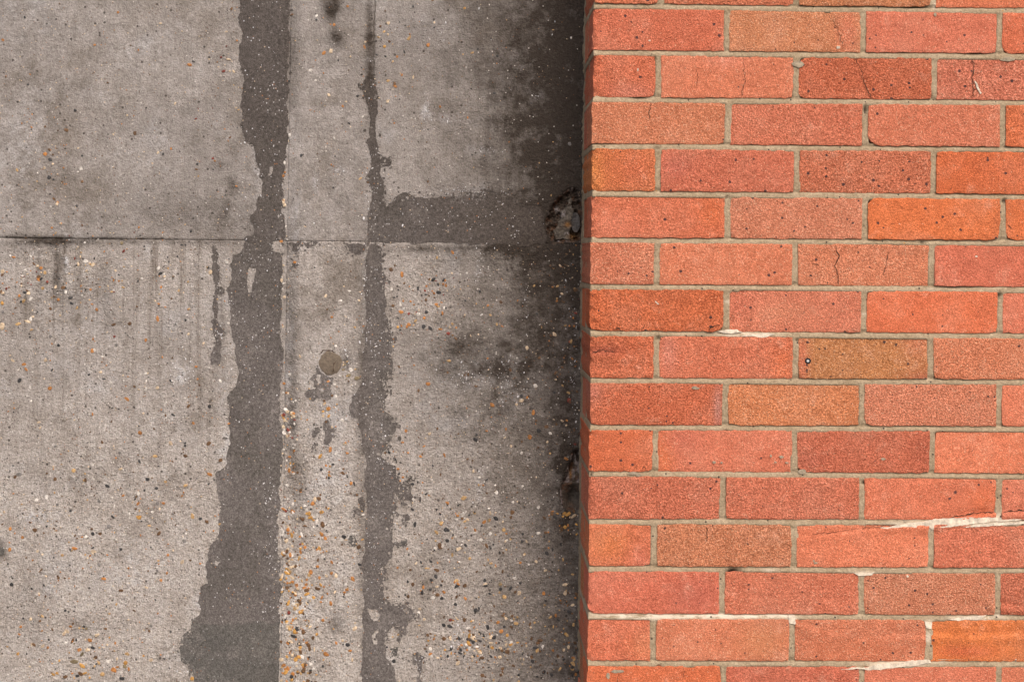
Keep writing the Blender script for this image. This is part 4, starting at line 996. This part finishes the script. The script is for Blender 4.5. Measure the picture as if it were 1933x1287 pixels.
# second colours inside single bricks: (row, brick) -> [(u, v, ru, rv, colour)]
TWO = {(8, 2): [(1515, 680, 12, 60, (205, 110, 80)), (1735, 640, 30, 40, (200, 120, 85)), (1745, 715, 40, 18, (170, 98, 70))], (12, 0): [(1150, 1025, 45, 35, (214, 118, 66)), (1210, 1060, 25, 35, (200, 104, 84))], (13, 0): [(1310, 1125, 45, 40, (172, 82, 72))],
       (9, 0): [(1355, 770, 8, 40, (186, 130, 130)), (1120, 740, 20, 20, (190, 105, 92))], (10, 1): [(1255, 850, 18, 50, (210, 102, 56)), (1290, 830, 40, 30, (186, 96, 80))], (6, 0): [(1215, 480, 20, 30, (214, 128, 98))], (4, 0): [(1122, 330, 16, 40, (218, 132, 62)), (1200, 320, 40, 40, (206, 102, 66))],
       (4, 1): [(1275, 315, 28, 24, (178, 84, 74))], (5, 0): [(1160, 425, 40, 24, (208, 116, 92)), (1345, 400, 30, 40, (208, 98, 56))], (8, 1): [(1262, 665, 16, 40, (218, 138, 124)), (1480, 690, 30, 40, (212, 102, 62))], (7, 1): [(1470, 590, 70, 20, (222, 140, 112)), (1400, 575, 30, 30, (198, 106, 86))], (14, 3): [(1820, 1230, 60, 12, (200, 88, 46))],
       (14, 1): [(1440, 1210, 50, 40, (196, 124, 84))], (2, 0): [(1190, 175, 40, 14, (204, 120, 104))], (2, 1): [(1370, 115, 40, 14, (206, 124, 104))], (10, 2): [(1745, 850, 18, 40, (176, 84, 66)), (1530, 870, 30, 20, (180, 90, 74))], (11, 2): [(1860, 950, 30, 40, (206, 98, 62))], (1, 1): [(1600, 60, 22, 50, (198, 110, 84))], (14, 0): [(1215, 1220, 30, 30, (206, 110, 70))], (8, 0): [(1140, 662, 40, 10, (170, 78, 60)), (1130, 690, 30, 14, (214, 112, 80))]}
CREASE = [([(1562, 25), (1580, 50), (1592, 96)], 3.5, .0022), ([(1612, 110), (1626, 133), (1632, 160), (1646, 188)], 3.5, .0020), ([(1500, 1014), (1600, 1000), (1700, 988), (1755, 986)], 3.0, -.0024), ([(1750, 988), (1830, 969), (1880, 964), (1950, 962)], 4.0, .0036),
          ([(1112, 664), (1150, 662), (1182, 668)], 4.0, .0034), ([(1110, 858), (1140, 852), (1165, 848)], 3.0, .0022), ([(1508, 1174), (1570, 1192), (1600, 1190)], 3.0, .0016), ([(1640, 1204), (1700, 1196), (1750, 1200)], 4.0, .0020), ([(1755, 1195), (1850, 1196), (1940, 1192)], 4.0, .0024), ([(1885, 1140), (1940, 1144)], 4, .003), ([(1380, 1150), (1480, 1160)], 2, .001)]

def seg_dist(U, V, pts):
    best = np.full(U.shape, 1e9)
    for (x0, y0), (x1, y1) in zip(pts[:-1], pts[1:]):
        dx, dy = x1 - x0, y1 - y0
        t = np.clip(((U - x0) * dx + (V - y0) * dy) / (dx * dx + dy * dy), 0, 1)
        best = np.minimum(best, np.hypot(U - x0 - t * dx, V - y0 - t * dy))
    return best

def brick(row, idx, x0, x1, depth, rgbp, detail, seed, xface=None):
    """front brick between x0 and x1 with worn edges; returns the mesh object"""
    r = np.random.default_rng(seed)
    JT = 0.0041
    nx, nz = (int(max(8, (x1 - x0) / .0045)), 16) if detail else (6, 3)
    a = np.linspace(-1, 1, nx + 1)
    b = np.linspace(-1, 1, nz + 1)
    # crowd the samples towards the edges so that the arris can wear
    a = np.sign(a) * (1 - (1 - np.abs(a)) ** 1.35)
    b = np.sign(b) * (1 - (1 - np.abs(b)) ** 1.35)
    A, B = np.meshgrid(a, b)
    X = x0 + (x1 - x0) * (A + 1) / 2
    zt = bed(row - 1, X) - JT
    zb = bed(row, X) + JT
    Zc = zb + (zt - zb) * (B + 1) / 2
    sx, sy = r.random(2) * 90
    hw, hh = (x1 - x0) / 2, (zt - zb) / 2
    dx, dz = (1 - np.abs(A)) * hw, (1 - np.abs(B)) * hh
    w = fbm(X * 120 + sx, Zc * 120 + sy, 3) - .5
    # wavy outline
    if detail:
        X = X + (np.exp(-dx / .004)) * np.sign(A) * 0.0036 * (fbm(Zc * 150 + sx, Zc * 0 + sy, 4) - .55)
        Zc = Zc + np.exp(-dz / .004) * np.sign(B) * 0.0036 * (fbm(X * 130 + sx + 7, X * 0 + sy, 4) - .55)
        # clipped corners
        for ca_, cb_ in ((-1, -1), (-1, 1), (1, -1), (1, 1)):
            k = r.random()
            amt = 0.0022 * k ** 4 + 0.6 * CHIPS.get((row, idx, ca_, cb_), 0)
            dd = np.hypot((A - ca_) * hw, (B - cb_) * hh)
            f = np.exp(-(dd / (0.006 + .004 * k)) ** 2)
            X = X - ca_ * amt * f
            Zc = Zc - cb_ * amt * f
    e = np.minimum(dx, dz)
    worn = 0.0005 * np.exp(-e / .0009) * (0.5 + 1.2 * fbm(X * 60 + sy, Zc * 60 + sx, 2))
    y = worn + 0.0009 * w + 0.0010 * (fbm(X * 22 + sx, Zc * 22 + sy, 2) - .5)
    U, Vv = to_px(X, Zc, DB)
    if detail and idx == 0:
        y = y + 0.0060 * np.exp(-(X - x0) / .008) * sstep(.42, .70, fbm(X * 190 + sy, Zc * 190 + sx, 3)) * (row % 3 != 0)
    if detail:
        for pts, wd, dep in CREASE:
            q = seg_dist(U, Vv, pts)
            if q.min() < 12:
                cy = np.interp(U, [p[0] for p in pts], [p[1] for p in pts]) if abs(pts[-1][0] - pts[0][0]) > abs(pts[-1][1] - pts[0][1]) else None
                y = y + abs(dep) * np.exp(-(q / wd) ** 2) * (0.5 + fbm(U / 12, Vv / 12, 2))
                if cy is not None:   # the clay is folded up below the crease
                    y = y - abs(dep) * .7 * np.exp(-((Vv - cy - 8) / 7) ** 2) * (np.abs(q) < 20)
        y = np.maximum(y, -0.0022)
    tilt = r.normal(0, .0006, 2)
    y = y + tilt[0] * A + tilt[1] * B + r.normal(0, .0005)
    Y = DB + y
    n = (nx + 1) * (nz + 1)
    V = np.stack([X, Y, Zc], -1).reshape(-1, 3)
    base = np.array(brick_rgb(rgbp[:3]))
    C = np.ones((n, 4)) * np.array((*base, rgbp[3]))
    for (bu, bv, ru, rv, cc) in TWO.get((row, idx), []):
        wgt = np.exp(-np.clip(((U - bu) / ru) ** 2 + ((Vv - bv) / rv) ** 2, 0, 30)).reshape(-1, 1)
        C[:, :3] = C[:, :3] * (1 - wgt) + np.array(brick_rgb(cc)) * wgt
    fcs = grid_faces(nx + 1, nz + 1)
    ring = np.concatenate([np.arange(nx + 1), np.arange(1, nz + 1) * (nx + 1) + nx, nz * (nx + 1) + np.arange(nx - 1, -1, -1), np.arange(nz - 1, 0, -1) * (nx + 1)])
    m = len(ring)
    k = np.arange(m)
    k2 = (k + 1) % m
    parts_v, parts_c, faces = [V], [C], [fcs]
    for j, dep in enumerate((0.0, 0.5, 1.0)):     # the sides start on their own vertices, so the arris stays crisp
        Bv = V[ring].copy()
        if j:
            Bv[:, 1] = DB + depth * dep
        off = n + j * m
        parts_v.append(Bv)
        parts_c.append(C[ring])
        if j:
            faces.append(np.stack([off - m + k2, off - m + k, off + k, off + k2], -1))
    V = np.concatenate(parts_v)
    C = np.concatenate(parts_c)
    return V, np.concatenate(faces), C

def wall_bricks():
    rest_v, rest_f, rest_c = [], [], []
    top, bottom = -10, 34
    zmax = 2.85
    n_rest = 0
    for row in range(top, bottom):
        zmid = (bed(row - 1, CX) + bed(row, CX)) / 2
        if zmid < 0.03 or zmid > zmax:
            continue
        par = row % 2
        if row in PERP:
            v = (jl[min(max(row, 0), 14)] + jl[min(max(row - 1, 0), 14)]) / 2
            perps = [px(u, v, DB)[0] for u in PERP[row]]
            xe = px(EDGE[row], v, DB)[0]
        else:
            j = 0.002 * math.sin(row * 2.3)
            perps = [CX + (0.1105 if par == 0 else 0.220) + j + 0.2235 * i for i in range(3)]
            xe = CX + 0.0012 * math.sin(row * 1.7)
        while perps[-1] < XEND - .25:
            perps.append(perps[-1] + 0.2235 + random.uniform(-.0015, .0015))
        xs = [xe - 0.0045] + perps
        ROWX[row] = xs
        for i in range(len(xs) - 1):
            cc = COLS.get(row, [])
            rgbp = cc[i] if i < len(cc) else random.choice(random.choice(list(COLS.values())))
            near = -2 <= row <= 18 and i <= 5
            shown = 0 <= row <= 15 and i <= 3
            depth = 0.102 if (par or i > 0) else 0.2125
            V, Fq, C = brick(row, i, xs[i] + 0.0045, xs[i + 1] - 0.0045, depth, rgbp, shown, row * 50 + i + 700)
            if near:
                cen = V.mean(0)
                o = mesh_obj('brick', V - cen, Fq, M_BRICK, BROOT, loc=tuple(cen - BORG), colors=C)
                if (row, i) == (8, 2):
                    o['label'] = 'buff tan brick with dark specks and a small drilled hole'
                    TAN.append((o, cen))
                if (row, i) in CRACKS_ON:
                    CR_OBJ[(row, i)] = (o, cen)
            else:
                b = sum(len(q) for q in rest_v)
                rest_v.append(V - BORG)
                rest_f.append(Fq + b)
                rest_c.append(C)
        # second brick of the return where the corner brick is a header on the side
        if par:
            zt, zb = bed(row - 1, CX) - .0046, bed(row, CX) + .0046
            rgbp = random.choice(random.choice(list(COLS.values())))
            y0, y1 = DB + 0.102 + 0.010, DC - 0.0035
            bx = [(xe + .0006, y0, zb), (xe + .100, y0, zb), (xe + .100, y1, zb), (xe + .0012, y1, zb), (xe + .0006, y0, zt), (xe + .100, y0, zt), (xe + .100, y1, zt), (xe + .0012, y1, zt)]
            ff = [(0, 1, 5, 4), (1, 2, 6, 5), (2, 3, 7, 6), (3, 0, 4, 7), (4, 5, 6, 7), (3, 2, 1, 0)]
            V = np.array(bx)
            C = np.ones((8, 4)) * np.array((*brick_rgb(rgbp[:3]), rgbp[3]))
            if -2 <= row <= 18:
                cen = V.mean(0)
                mesh_obj('brick', V - cen, ff, M_BRICK, BROOT, loc=tuple(cen - BORG), smooth=False, colors=C)
            else:
                b = sum(len(q) for q in rest_v)
                rest_v.append(V - BORG)
                rest_f.append(np.array(ff) + b)
                rest_c.append(C)
    o = mesh_obj('outer_bricks', np.concatenate(rest_v), np.concatenate(rest_f), M_BRICK, BROOT, colors=np.concatenate(rest_c))
    tag(o, 'the rest of the red bricks around the picture', kind='stuff')

CRACKS = {(2, 2): [([(1613, 111), (1626, 133), (1632, 160), (1646, 187)], 1.5)], (1, 1): [([(1564, 28), (1580, 52), (1591, 94)], 1.1)], (11, 2): [([(1790, 977), (1830, 969), (1876, 965)], 2.2)], (11, 3): [([(1892, 965), (1940, 962)], 2.4)], (8, 0): [([(1116, 666), (1135, 661), (1160, 664)], 1.8)], (12, 2): [([(1530, 1009), (1600, 1000), (1690, 990)], 1.0)], (2, 1): [([(1403, 108), (1405, 130), (1407, 150), (1402, 170), (1400, 184)], 1.1), ([(1315, 130), (1318, 150), (1314, 165)], .8)], (2, 3): [([(1836, 112), (1838, 130), (1835, 146), (1838, 165), (1837, 184)], 2.0)], (3, 0): [([(1229, 194), (1226, 206), (1225, 226)], 1.6)],  # early entries are dark strips that deepen the shade of creases
          (6, 2): [([(1577, 463), (1583, 482), (1576, 502), (1583, 525), (1582, 538)], 1.8), ([(1676, 474), (1673, 498), (1667, 520)], 1.2), ([(1534, 497), (1546, 501)], 1.8)], (12, 1): [([(1334, 992), (1335, 1005), (1334, 1022)], 1.4)],
          (5, 2): [([(1642, 421), (1670, 423), (1700, 425), (1708, 430), (1708, 448)], 1.6), ([(1800, 430), (1806, 445), (1802, 452)], 1.4), ([(1836, 378), (1842, 395), (1834, 420)], 1.1), ([(1866, 440), (1872, 450)], 2.0), ([(1862, 420), (1886, 424)], 1.2), ([(1745, 400), (1750, 418)], 1.0), ([(1690, 380), (1705, 395)], .9)],
          (4, 3): [([(1770, 335), (1782, 338), (1790, 334)], 2.2), ([(1790, 362), (1797, 352)], 2.0), ([(1822, 342), (1818, 358)], 1.2), ([(1900, 356), (1910, 350)], 1.6)], (7, 0): [([(1160, 622), (1166, 616), (1172, 624)], 2.2), ([(1212, 622), (1216, 610)], 1.4), ([(1338, 622), (1350, 614), (1360, 614)], 2.2), ([(1320, 620), (1322, 610)], 1.5), ([(1118, 600), (1126, 604)], 1.5)],
          (10, 0): [([(1213, 886), (1215, 880), (1220, 888)], 2.2), ([(1200, 886), (1203, 876)], 1.6)], (15, 0): [([(1290, 1262), (1291, 1280)], 1.2), ([(1168, 1270), (1166, 1287)], 1.2)], (5, 3): [([(1902, 425), (1912, 432)], 2)], (14, 1): [([(1290, 1168), (1291, 1176)], 1.6)]}
CRACKS_ON = set(CRACKS)
CHIPS = {(2, 2, -1, 1): .006, (2, 2, -1, -1): .004, (10, 2, -1, -1): .007, (9, 2, -1, -1): .006, (5, 2, -1, 1): .006, (5, 2, 1, -1): .004, (5, 3, -1, -1): .005, (7, 0, 1, -1): .005, (9, 1, -1, -1): .004, (12, 0, 1, -1): .004, (2, 0, 1, -1): .004, (3, 0, 1, -1): .004, (13, 0, -1, -1): .005, (10, 0, 1, -1): .003, (8, 3, -1, -1): .004, (3, 2, -1, -1): .005, (11, 1, -1, -1): .003, (1, 3, -1, -1): .006, (0, 2, 1, -1): .003}
ROWX = {}
CR_OBJ, TAN = {}, []
wall_bricks()
for key, L in CRACKS.items():
    if key not in CR_OBJ:
        continue
    o, cen = CR_OBJ[key]
    for pts, w in L:
        ribbon(pts, w, DB, DB - 0.0010, cen, 'crack', M_CRACK, o)

# drilled hole with a screw in the tan brick
def ring(name, u, v, r0, r1, y0, y1, mat, parent, org, n=20):
    x, z = px(u, v, DB)
    k = DB / F
    V, Fc = [], []
    for rr, yy in ((r0, y1), (r0, y0), (r1, y0), (r1, y1)):
        for a in range(n):
            t = a * 2 * math.pi / n
            V.append((x + math.cos(t) * rr * k, yy, z + math.sin(t) * rr * k))
    for a in range(n):
        b = (a + 1) % n
        for j in range(3):
            Fc.append((j * n + a, j * n + b, (j + 1) * n + b, (j + 1) * n + a))
    if r0 < 0.2:
        pass
    return mesh_obj(name, np.array(V) - np.array(org), Fc, mat, parent)
if TAN:
    o, cen = TAN[0]
    ring('wall_plug', 1525, 681, 2.6, 5.6, DB - .0012, DB + .004, M_HOLE, o, cen)
    ring('screw', 1525, 681, 0.05, 2.7, DB - .0008, DB + .004, M_STEEL, o, cen)

# ------------------------------------------------------------------ mortar
def mortar():
    STEPM = 0.0028
    z0, z1 = px(1500, 1330, DB)[1], px(1500, -45, DB)[1]
    xr = px(1975, 640, DB)[0]
    L1 = DC - DB - 0.002                     # length along the return
    s = np.concatenate([np.linspace(-L1, -0.012, 40), np.arange(-0.0105, xr - CX, STEPM)])
    z = np.arange(z0, z1, STEPM)
    S, Zg = np.meshgrid(s, z)
    front = S > 0
    X = np.where(front, CX + S, CX)
    # where in its bed joint is each point (0 bottom, 1 top)
    nearest = np.full(S.shape, 9.0)
    tt = np.zeros_like(S)
    for k in range(-1, 17):
        d = Zg - bed(k, X)
        m = np.abs(d) < np.abs(nearest)
        nearest = np.where(m, d, nearest)
    tt = np.clip(nearest / 0.0046, -1, 1) * .5 + .5
    inbed = np.abs(nearest) < 0.0065
    U, V = to_px(X, Zg, DB)
    rec = 0.0011 + 0.0008 * (fbm(U / 16, V / 16, 3) - .5) * 2
    rec = rec + np.where(inbed, 0.0016 * (tt - .5) + .0022 * sstep(.72, 1.0, tt), 0.0002)
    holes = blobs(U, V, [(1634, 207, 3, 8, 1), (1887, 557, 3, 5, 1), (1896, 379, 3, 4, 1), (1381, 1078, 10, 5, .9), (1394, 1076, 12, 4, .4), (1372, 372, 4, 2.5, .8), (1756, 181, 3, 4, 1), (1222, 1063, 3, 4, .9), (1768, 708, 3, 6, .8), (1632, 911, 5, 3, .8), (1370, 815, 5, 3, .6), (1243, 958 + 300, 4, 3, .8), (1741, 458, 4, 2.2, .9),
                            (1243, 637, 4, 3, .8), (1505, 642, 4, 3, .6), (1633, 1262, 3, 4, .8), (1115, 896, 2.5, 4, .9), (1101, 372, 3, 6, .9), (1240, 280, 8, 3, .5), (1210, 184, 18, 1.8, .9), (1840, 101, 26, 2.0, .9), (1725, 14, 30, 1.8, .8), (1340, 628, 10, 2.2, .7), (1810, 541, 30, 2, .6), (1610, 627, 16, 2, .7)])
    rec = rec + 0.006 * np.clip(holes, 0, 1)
    ridge = blobs(U, V, [(1152, 629, 7, 4, .0026), (1505, 120, 12, 8, .003), (1505, 892, 16, 8, .0026), (1500, 870, 8, 14, .002), (1895, 104, 16, 7, .0026), (1590, 976, 30, 3, .0022), (1100, 360, 5, 30, .0020)])
    rec = np.maximum(rec - ridge, 0.0002)
    # behind the bricks themselves the bed lies deeper
    dperp = np.full(S.shape, 9.0)
    for rw, xs in ROWX.items():
        inrow = (Zg < bed(rw - 1, X)) & (Zg >= bed(rw, X))
        if inrow.any():
            dd = np.min(np.abs(X[..., None] - np.array(xs[1:])), -1)
            dperp = np.where(inrow, dd, dperp)
    buried = front & (np.abs(nearest) > 0.0072) & (dperp > 0.0072)
    rec = np.where(buried, 0.011, rec)
    # rounded corner of the L
    zs = sorted((float(bed(r_ - 1, CX) + bed(r_, CX)) / 2, xs[0] + 0.0045 - CX) for r_, xs in ROWX.items())
    zk, xk = [], []
    for z_, x_ in zs:                     # follow each course's own corner
        zk += [z_ - .030, z_ + .030]
        xk += [x_, x_]
    xcorr = np.interp(Zg, zk, xk)
    X = np.where(front, CX + np.maximum(S, 0.0), CX + 0.0004 + rec * 0.25)
    X = X + xcorr * np.exp(-np.maximum(S, 0) / .05) + np.where(front, (0.0004 + rec * .25) * np.exp(-S / .004), 0)
    # behind the bricks of the return the mortar lies deeper too
    X = np.where((~front) & (np.abs(nearest) > 0.0072) & (S > -0.19) & (np.abs(S + 0.107) > .0075), X + 0.006, X)
    X = np.where(front & (np.abs(nearest) > 0.0072) & (S < 0.012), X + 0.008 * (1 - S / 0.012), X)
    Y = np.where(front, DB + rec, DB + rec + (-S))
    # the joint against the concrete is buttered out a little
    if True:
        tail = np.exp(-(S + L1) / .012) * (S < 0)
        X = X - tail * 0.0040 * (fbm(U / 20 + 4, Zg * 160, 2)) 
    white = blobs(U, V, [(1180, 1163, 60, 6, 1.2), (1290, 1163, 90, 6, 1.3), (1420, 1163, 70, 5, 1.2), (1495, 1170, 8, 9, 1.2), (1390, 631, 30, 5, 1.0), (1440, 634, 26, 4, .8), (1700, 991, 40, 5, .8), (1800, 984, 60, 7, 1.4), (1890, 982, 60, 5, 1.1), (1760, 995, 8, 6, 1.2), (1880, 992, 50, 4, .7),
                        (1690, 1254, 50, 5, 1.2), (1745, 1249, 30, 4, 1.0), (1752, 1180, 7, 14, .9), (1752, 1205, 7, 10, .8), (1840, 1166, 45, 4, 1.1), (1884, 1158, 10, 4, 1.0), (1630, 1083, 24, 5, 1.0), (1450, 1077, 20, 4, .6), (1765, 8, 5, 8, .9), (1372, 570, 8, 3, .8), (1631, 594, 6, 3, .9), (1884, 976, 8, 8, 1.0), (1760, 547, 14, 3, .6), (1490, 1160, 20, 4, .8)])
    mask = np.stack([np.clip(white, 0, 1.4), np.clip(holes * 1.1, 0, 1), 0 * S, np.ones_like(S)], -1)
    Vv = np.stack([X, Y, Zg], -1).reshape(-1, 3) - BORG
    nz, nx = S.shape
    o = mesh_obj('mortar_joints', Vv, grid_faces(nx, nz), M_JOINT, BROOT, colors=mask.reshape(-1, 4))
    # the same joints outside the picture, and the solid core
    cf = []
    cv = []
    def box(xa, xb, ya, yb, za, zb):
        b = len(cv)
        cv.extend([(xa, ya, za), (xb, ya, za), (xb, yb, za), (xa, yb, za), (xa, ya, zb), (xb, ya, zb), (xb, yb, zb), (xa, yb, zb)])
        for f in ((0, 1, 5, 4), (1, 2, 6, 5), (2, 3, 7, 6), (3, 0, 4, 7), (4, 5, 6, 7), (3, 2, 1, 0)):
            cf.append(tuple(b + i for i in f))
    box(CX + .004, XEND - .01, DB + .0035, DC + .1, 0, z0 + .001)
    box(CX + .004, XEND - .01, DB + .0035, DC + .1, z1 - .004, 2.85)
    box(xr - .004, XEND - .01, DB + .0036, DC + .1, z0 + .0015, z1 - .0045)
    box(CX + .012, xr - .0045, DB + .0135, DC + .1, z0 + .0015, z1 - .0045)
    mesh_obj('mortar_core', np.array(cv) - BORG, cf, M_JOINT, BROOT, smooth=False)
mortar()

# ------------------------------------------------------------------ mortar and lime smears on the brick faces
def smear(poly, mat, name, proud=0.0012):
    L = fract(poly, .07, 2.5)
    V2 = [Vector((p.x, p.y)) for p in L]
    n = len(V2)
    ov, oe, of, *_ = delaunay_2d_cdt(V2, [(i, (i + 1) % n) for i in range(n)], [], 0, 1e-4)
    P = [(p.x, p.y) for p in ov]
    T = np.array([f for f in of if len(f) == 3])
    c = np.array(P)[T].mean(1)
    T = T[inside([(q.x, q.y) for q in L], c[:, 0], c[:, 1])].tolist()
    V = []
    for u, v in P:
        x, z = px(u, v, DB)
        V.append((x, DB - proud - random.uniform(0, .0004), z))
    m = len(V)
    cnt = set()
    for f in T:
        for a, b in ((f[0], f[1]), (f[1], f[2]), (f[2], f[0])):
            cnt.add((a, b))
    rim = [(a, b) for a, b in cnt if (b, a) not in cnt]
    V += [(x, DB + .002, z) for x, y, z in V]
    mesh_obj(name, np.array(V) - BORG, [tuple(f) for f in T] + [(a, b, m + b, m + a) for a, b in rim], mat, BROOT, smooth=False)

M_SALT = plain('lime_salt', (0.60, 0.52, 0.42), 0.9, 0.3, 90.0, 0.8)
M_SMEAR = plain('mortar_smear', (0.31, 0.255, 0.185), 0.93, 0.25, 160.0, 0.8)
def blob(u, v, w, h, k=9):
    return [(u + math.cos(a * 6.283 / k) * w / 2 * random.uniform(.7, 1.2), v + math.sin(a * 6.283 / k) * h / 2 * random.uniform(.7, 1.2)) for a in range(k)]
for (u, v, w, h) in ((1348, 872, 7, 5), (1362, 873, 5, 4), (1455, 860, 4, 5), (1475, 862, 10, 5), (1464, 872, 5, 3), (1485, 873, 7, 3), (1667, 866, 9, 4), (1506, 122, 22, 13), (1515, 890, 16, 10), (1903, 112, 30, 8), (1165, 1266, 26, 6), (1148, 1275, 8, 12), (1312, 732, 16, 6), (1540, 1062, 8, 4), (1536, 1058, 5, 4), (1765, 28, 6, 8), (1205, 896, 12, 7), (1196, 893, 20, 6)):
    smear(blob(u, v, w, h), M_SMEAR, 'mortar_smear')
for pts in ([(1660, 995), (1700, 990), (1755, 981), (1800, 977), (1860, 976), (1940, 972), (1940, 979), (1870, 984), (1812, 991), (1768, 995), (1760, 1000), (1754, 995), (1710, 994)], [(1812, 993), (1850, 989), (1940, 984), (1940, 989), (1860, 993)], [(1355, 626), (1372, 622), (1392, 622), (1400, 627), (1380, 630)], [(1398, 634), (1440, 628), (1462, 630), (1440, 637)],
            [(1640, 1257), (1700, 1250), (1755, 1245), (1757, 1250), (1700, 1258), (1650, 1262)], [(1745, 1172), (1759, 1174), (1758, 1186), (1748, 1184)], [(1790, 1168), (1830, 1163), (1862, 1160), (1850, 1169), (1810, 1171)], [(1488, 1160), (1500, 1160), (1502, 1178), (1490, 1176)], [(1612, 1081), (1650, 1079), (1646, 1085), (1620, 1086)],
            [(1236, 569), (1238, 568), (1244, 574), (1242, 575)], [(1839, 152), (1843, 156), (1853, 176), (1850, 178)], [(1586, 1262), (1640, 1258), (1700, 1256), (1650, 1263)]):
    smear(pts, M_SALT, 'lime_smear', 0.0008)
for (u, v, w, h) in ((1582, 90, 7, 6), (1699, 422, 5, 5), (1204, 132, 3, 7), (1843, 484, 5, 4), (1713, 1087, 5, 5), (1226, 77, 4, 3)):
    smear(blob(u, v, w, h), M_SALT, 'lime_smear', 0.0010)
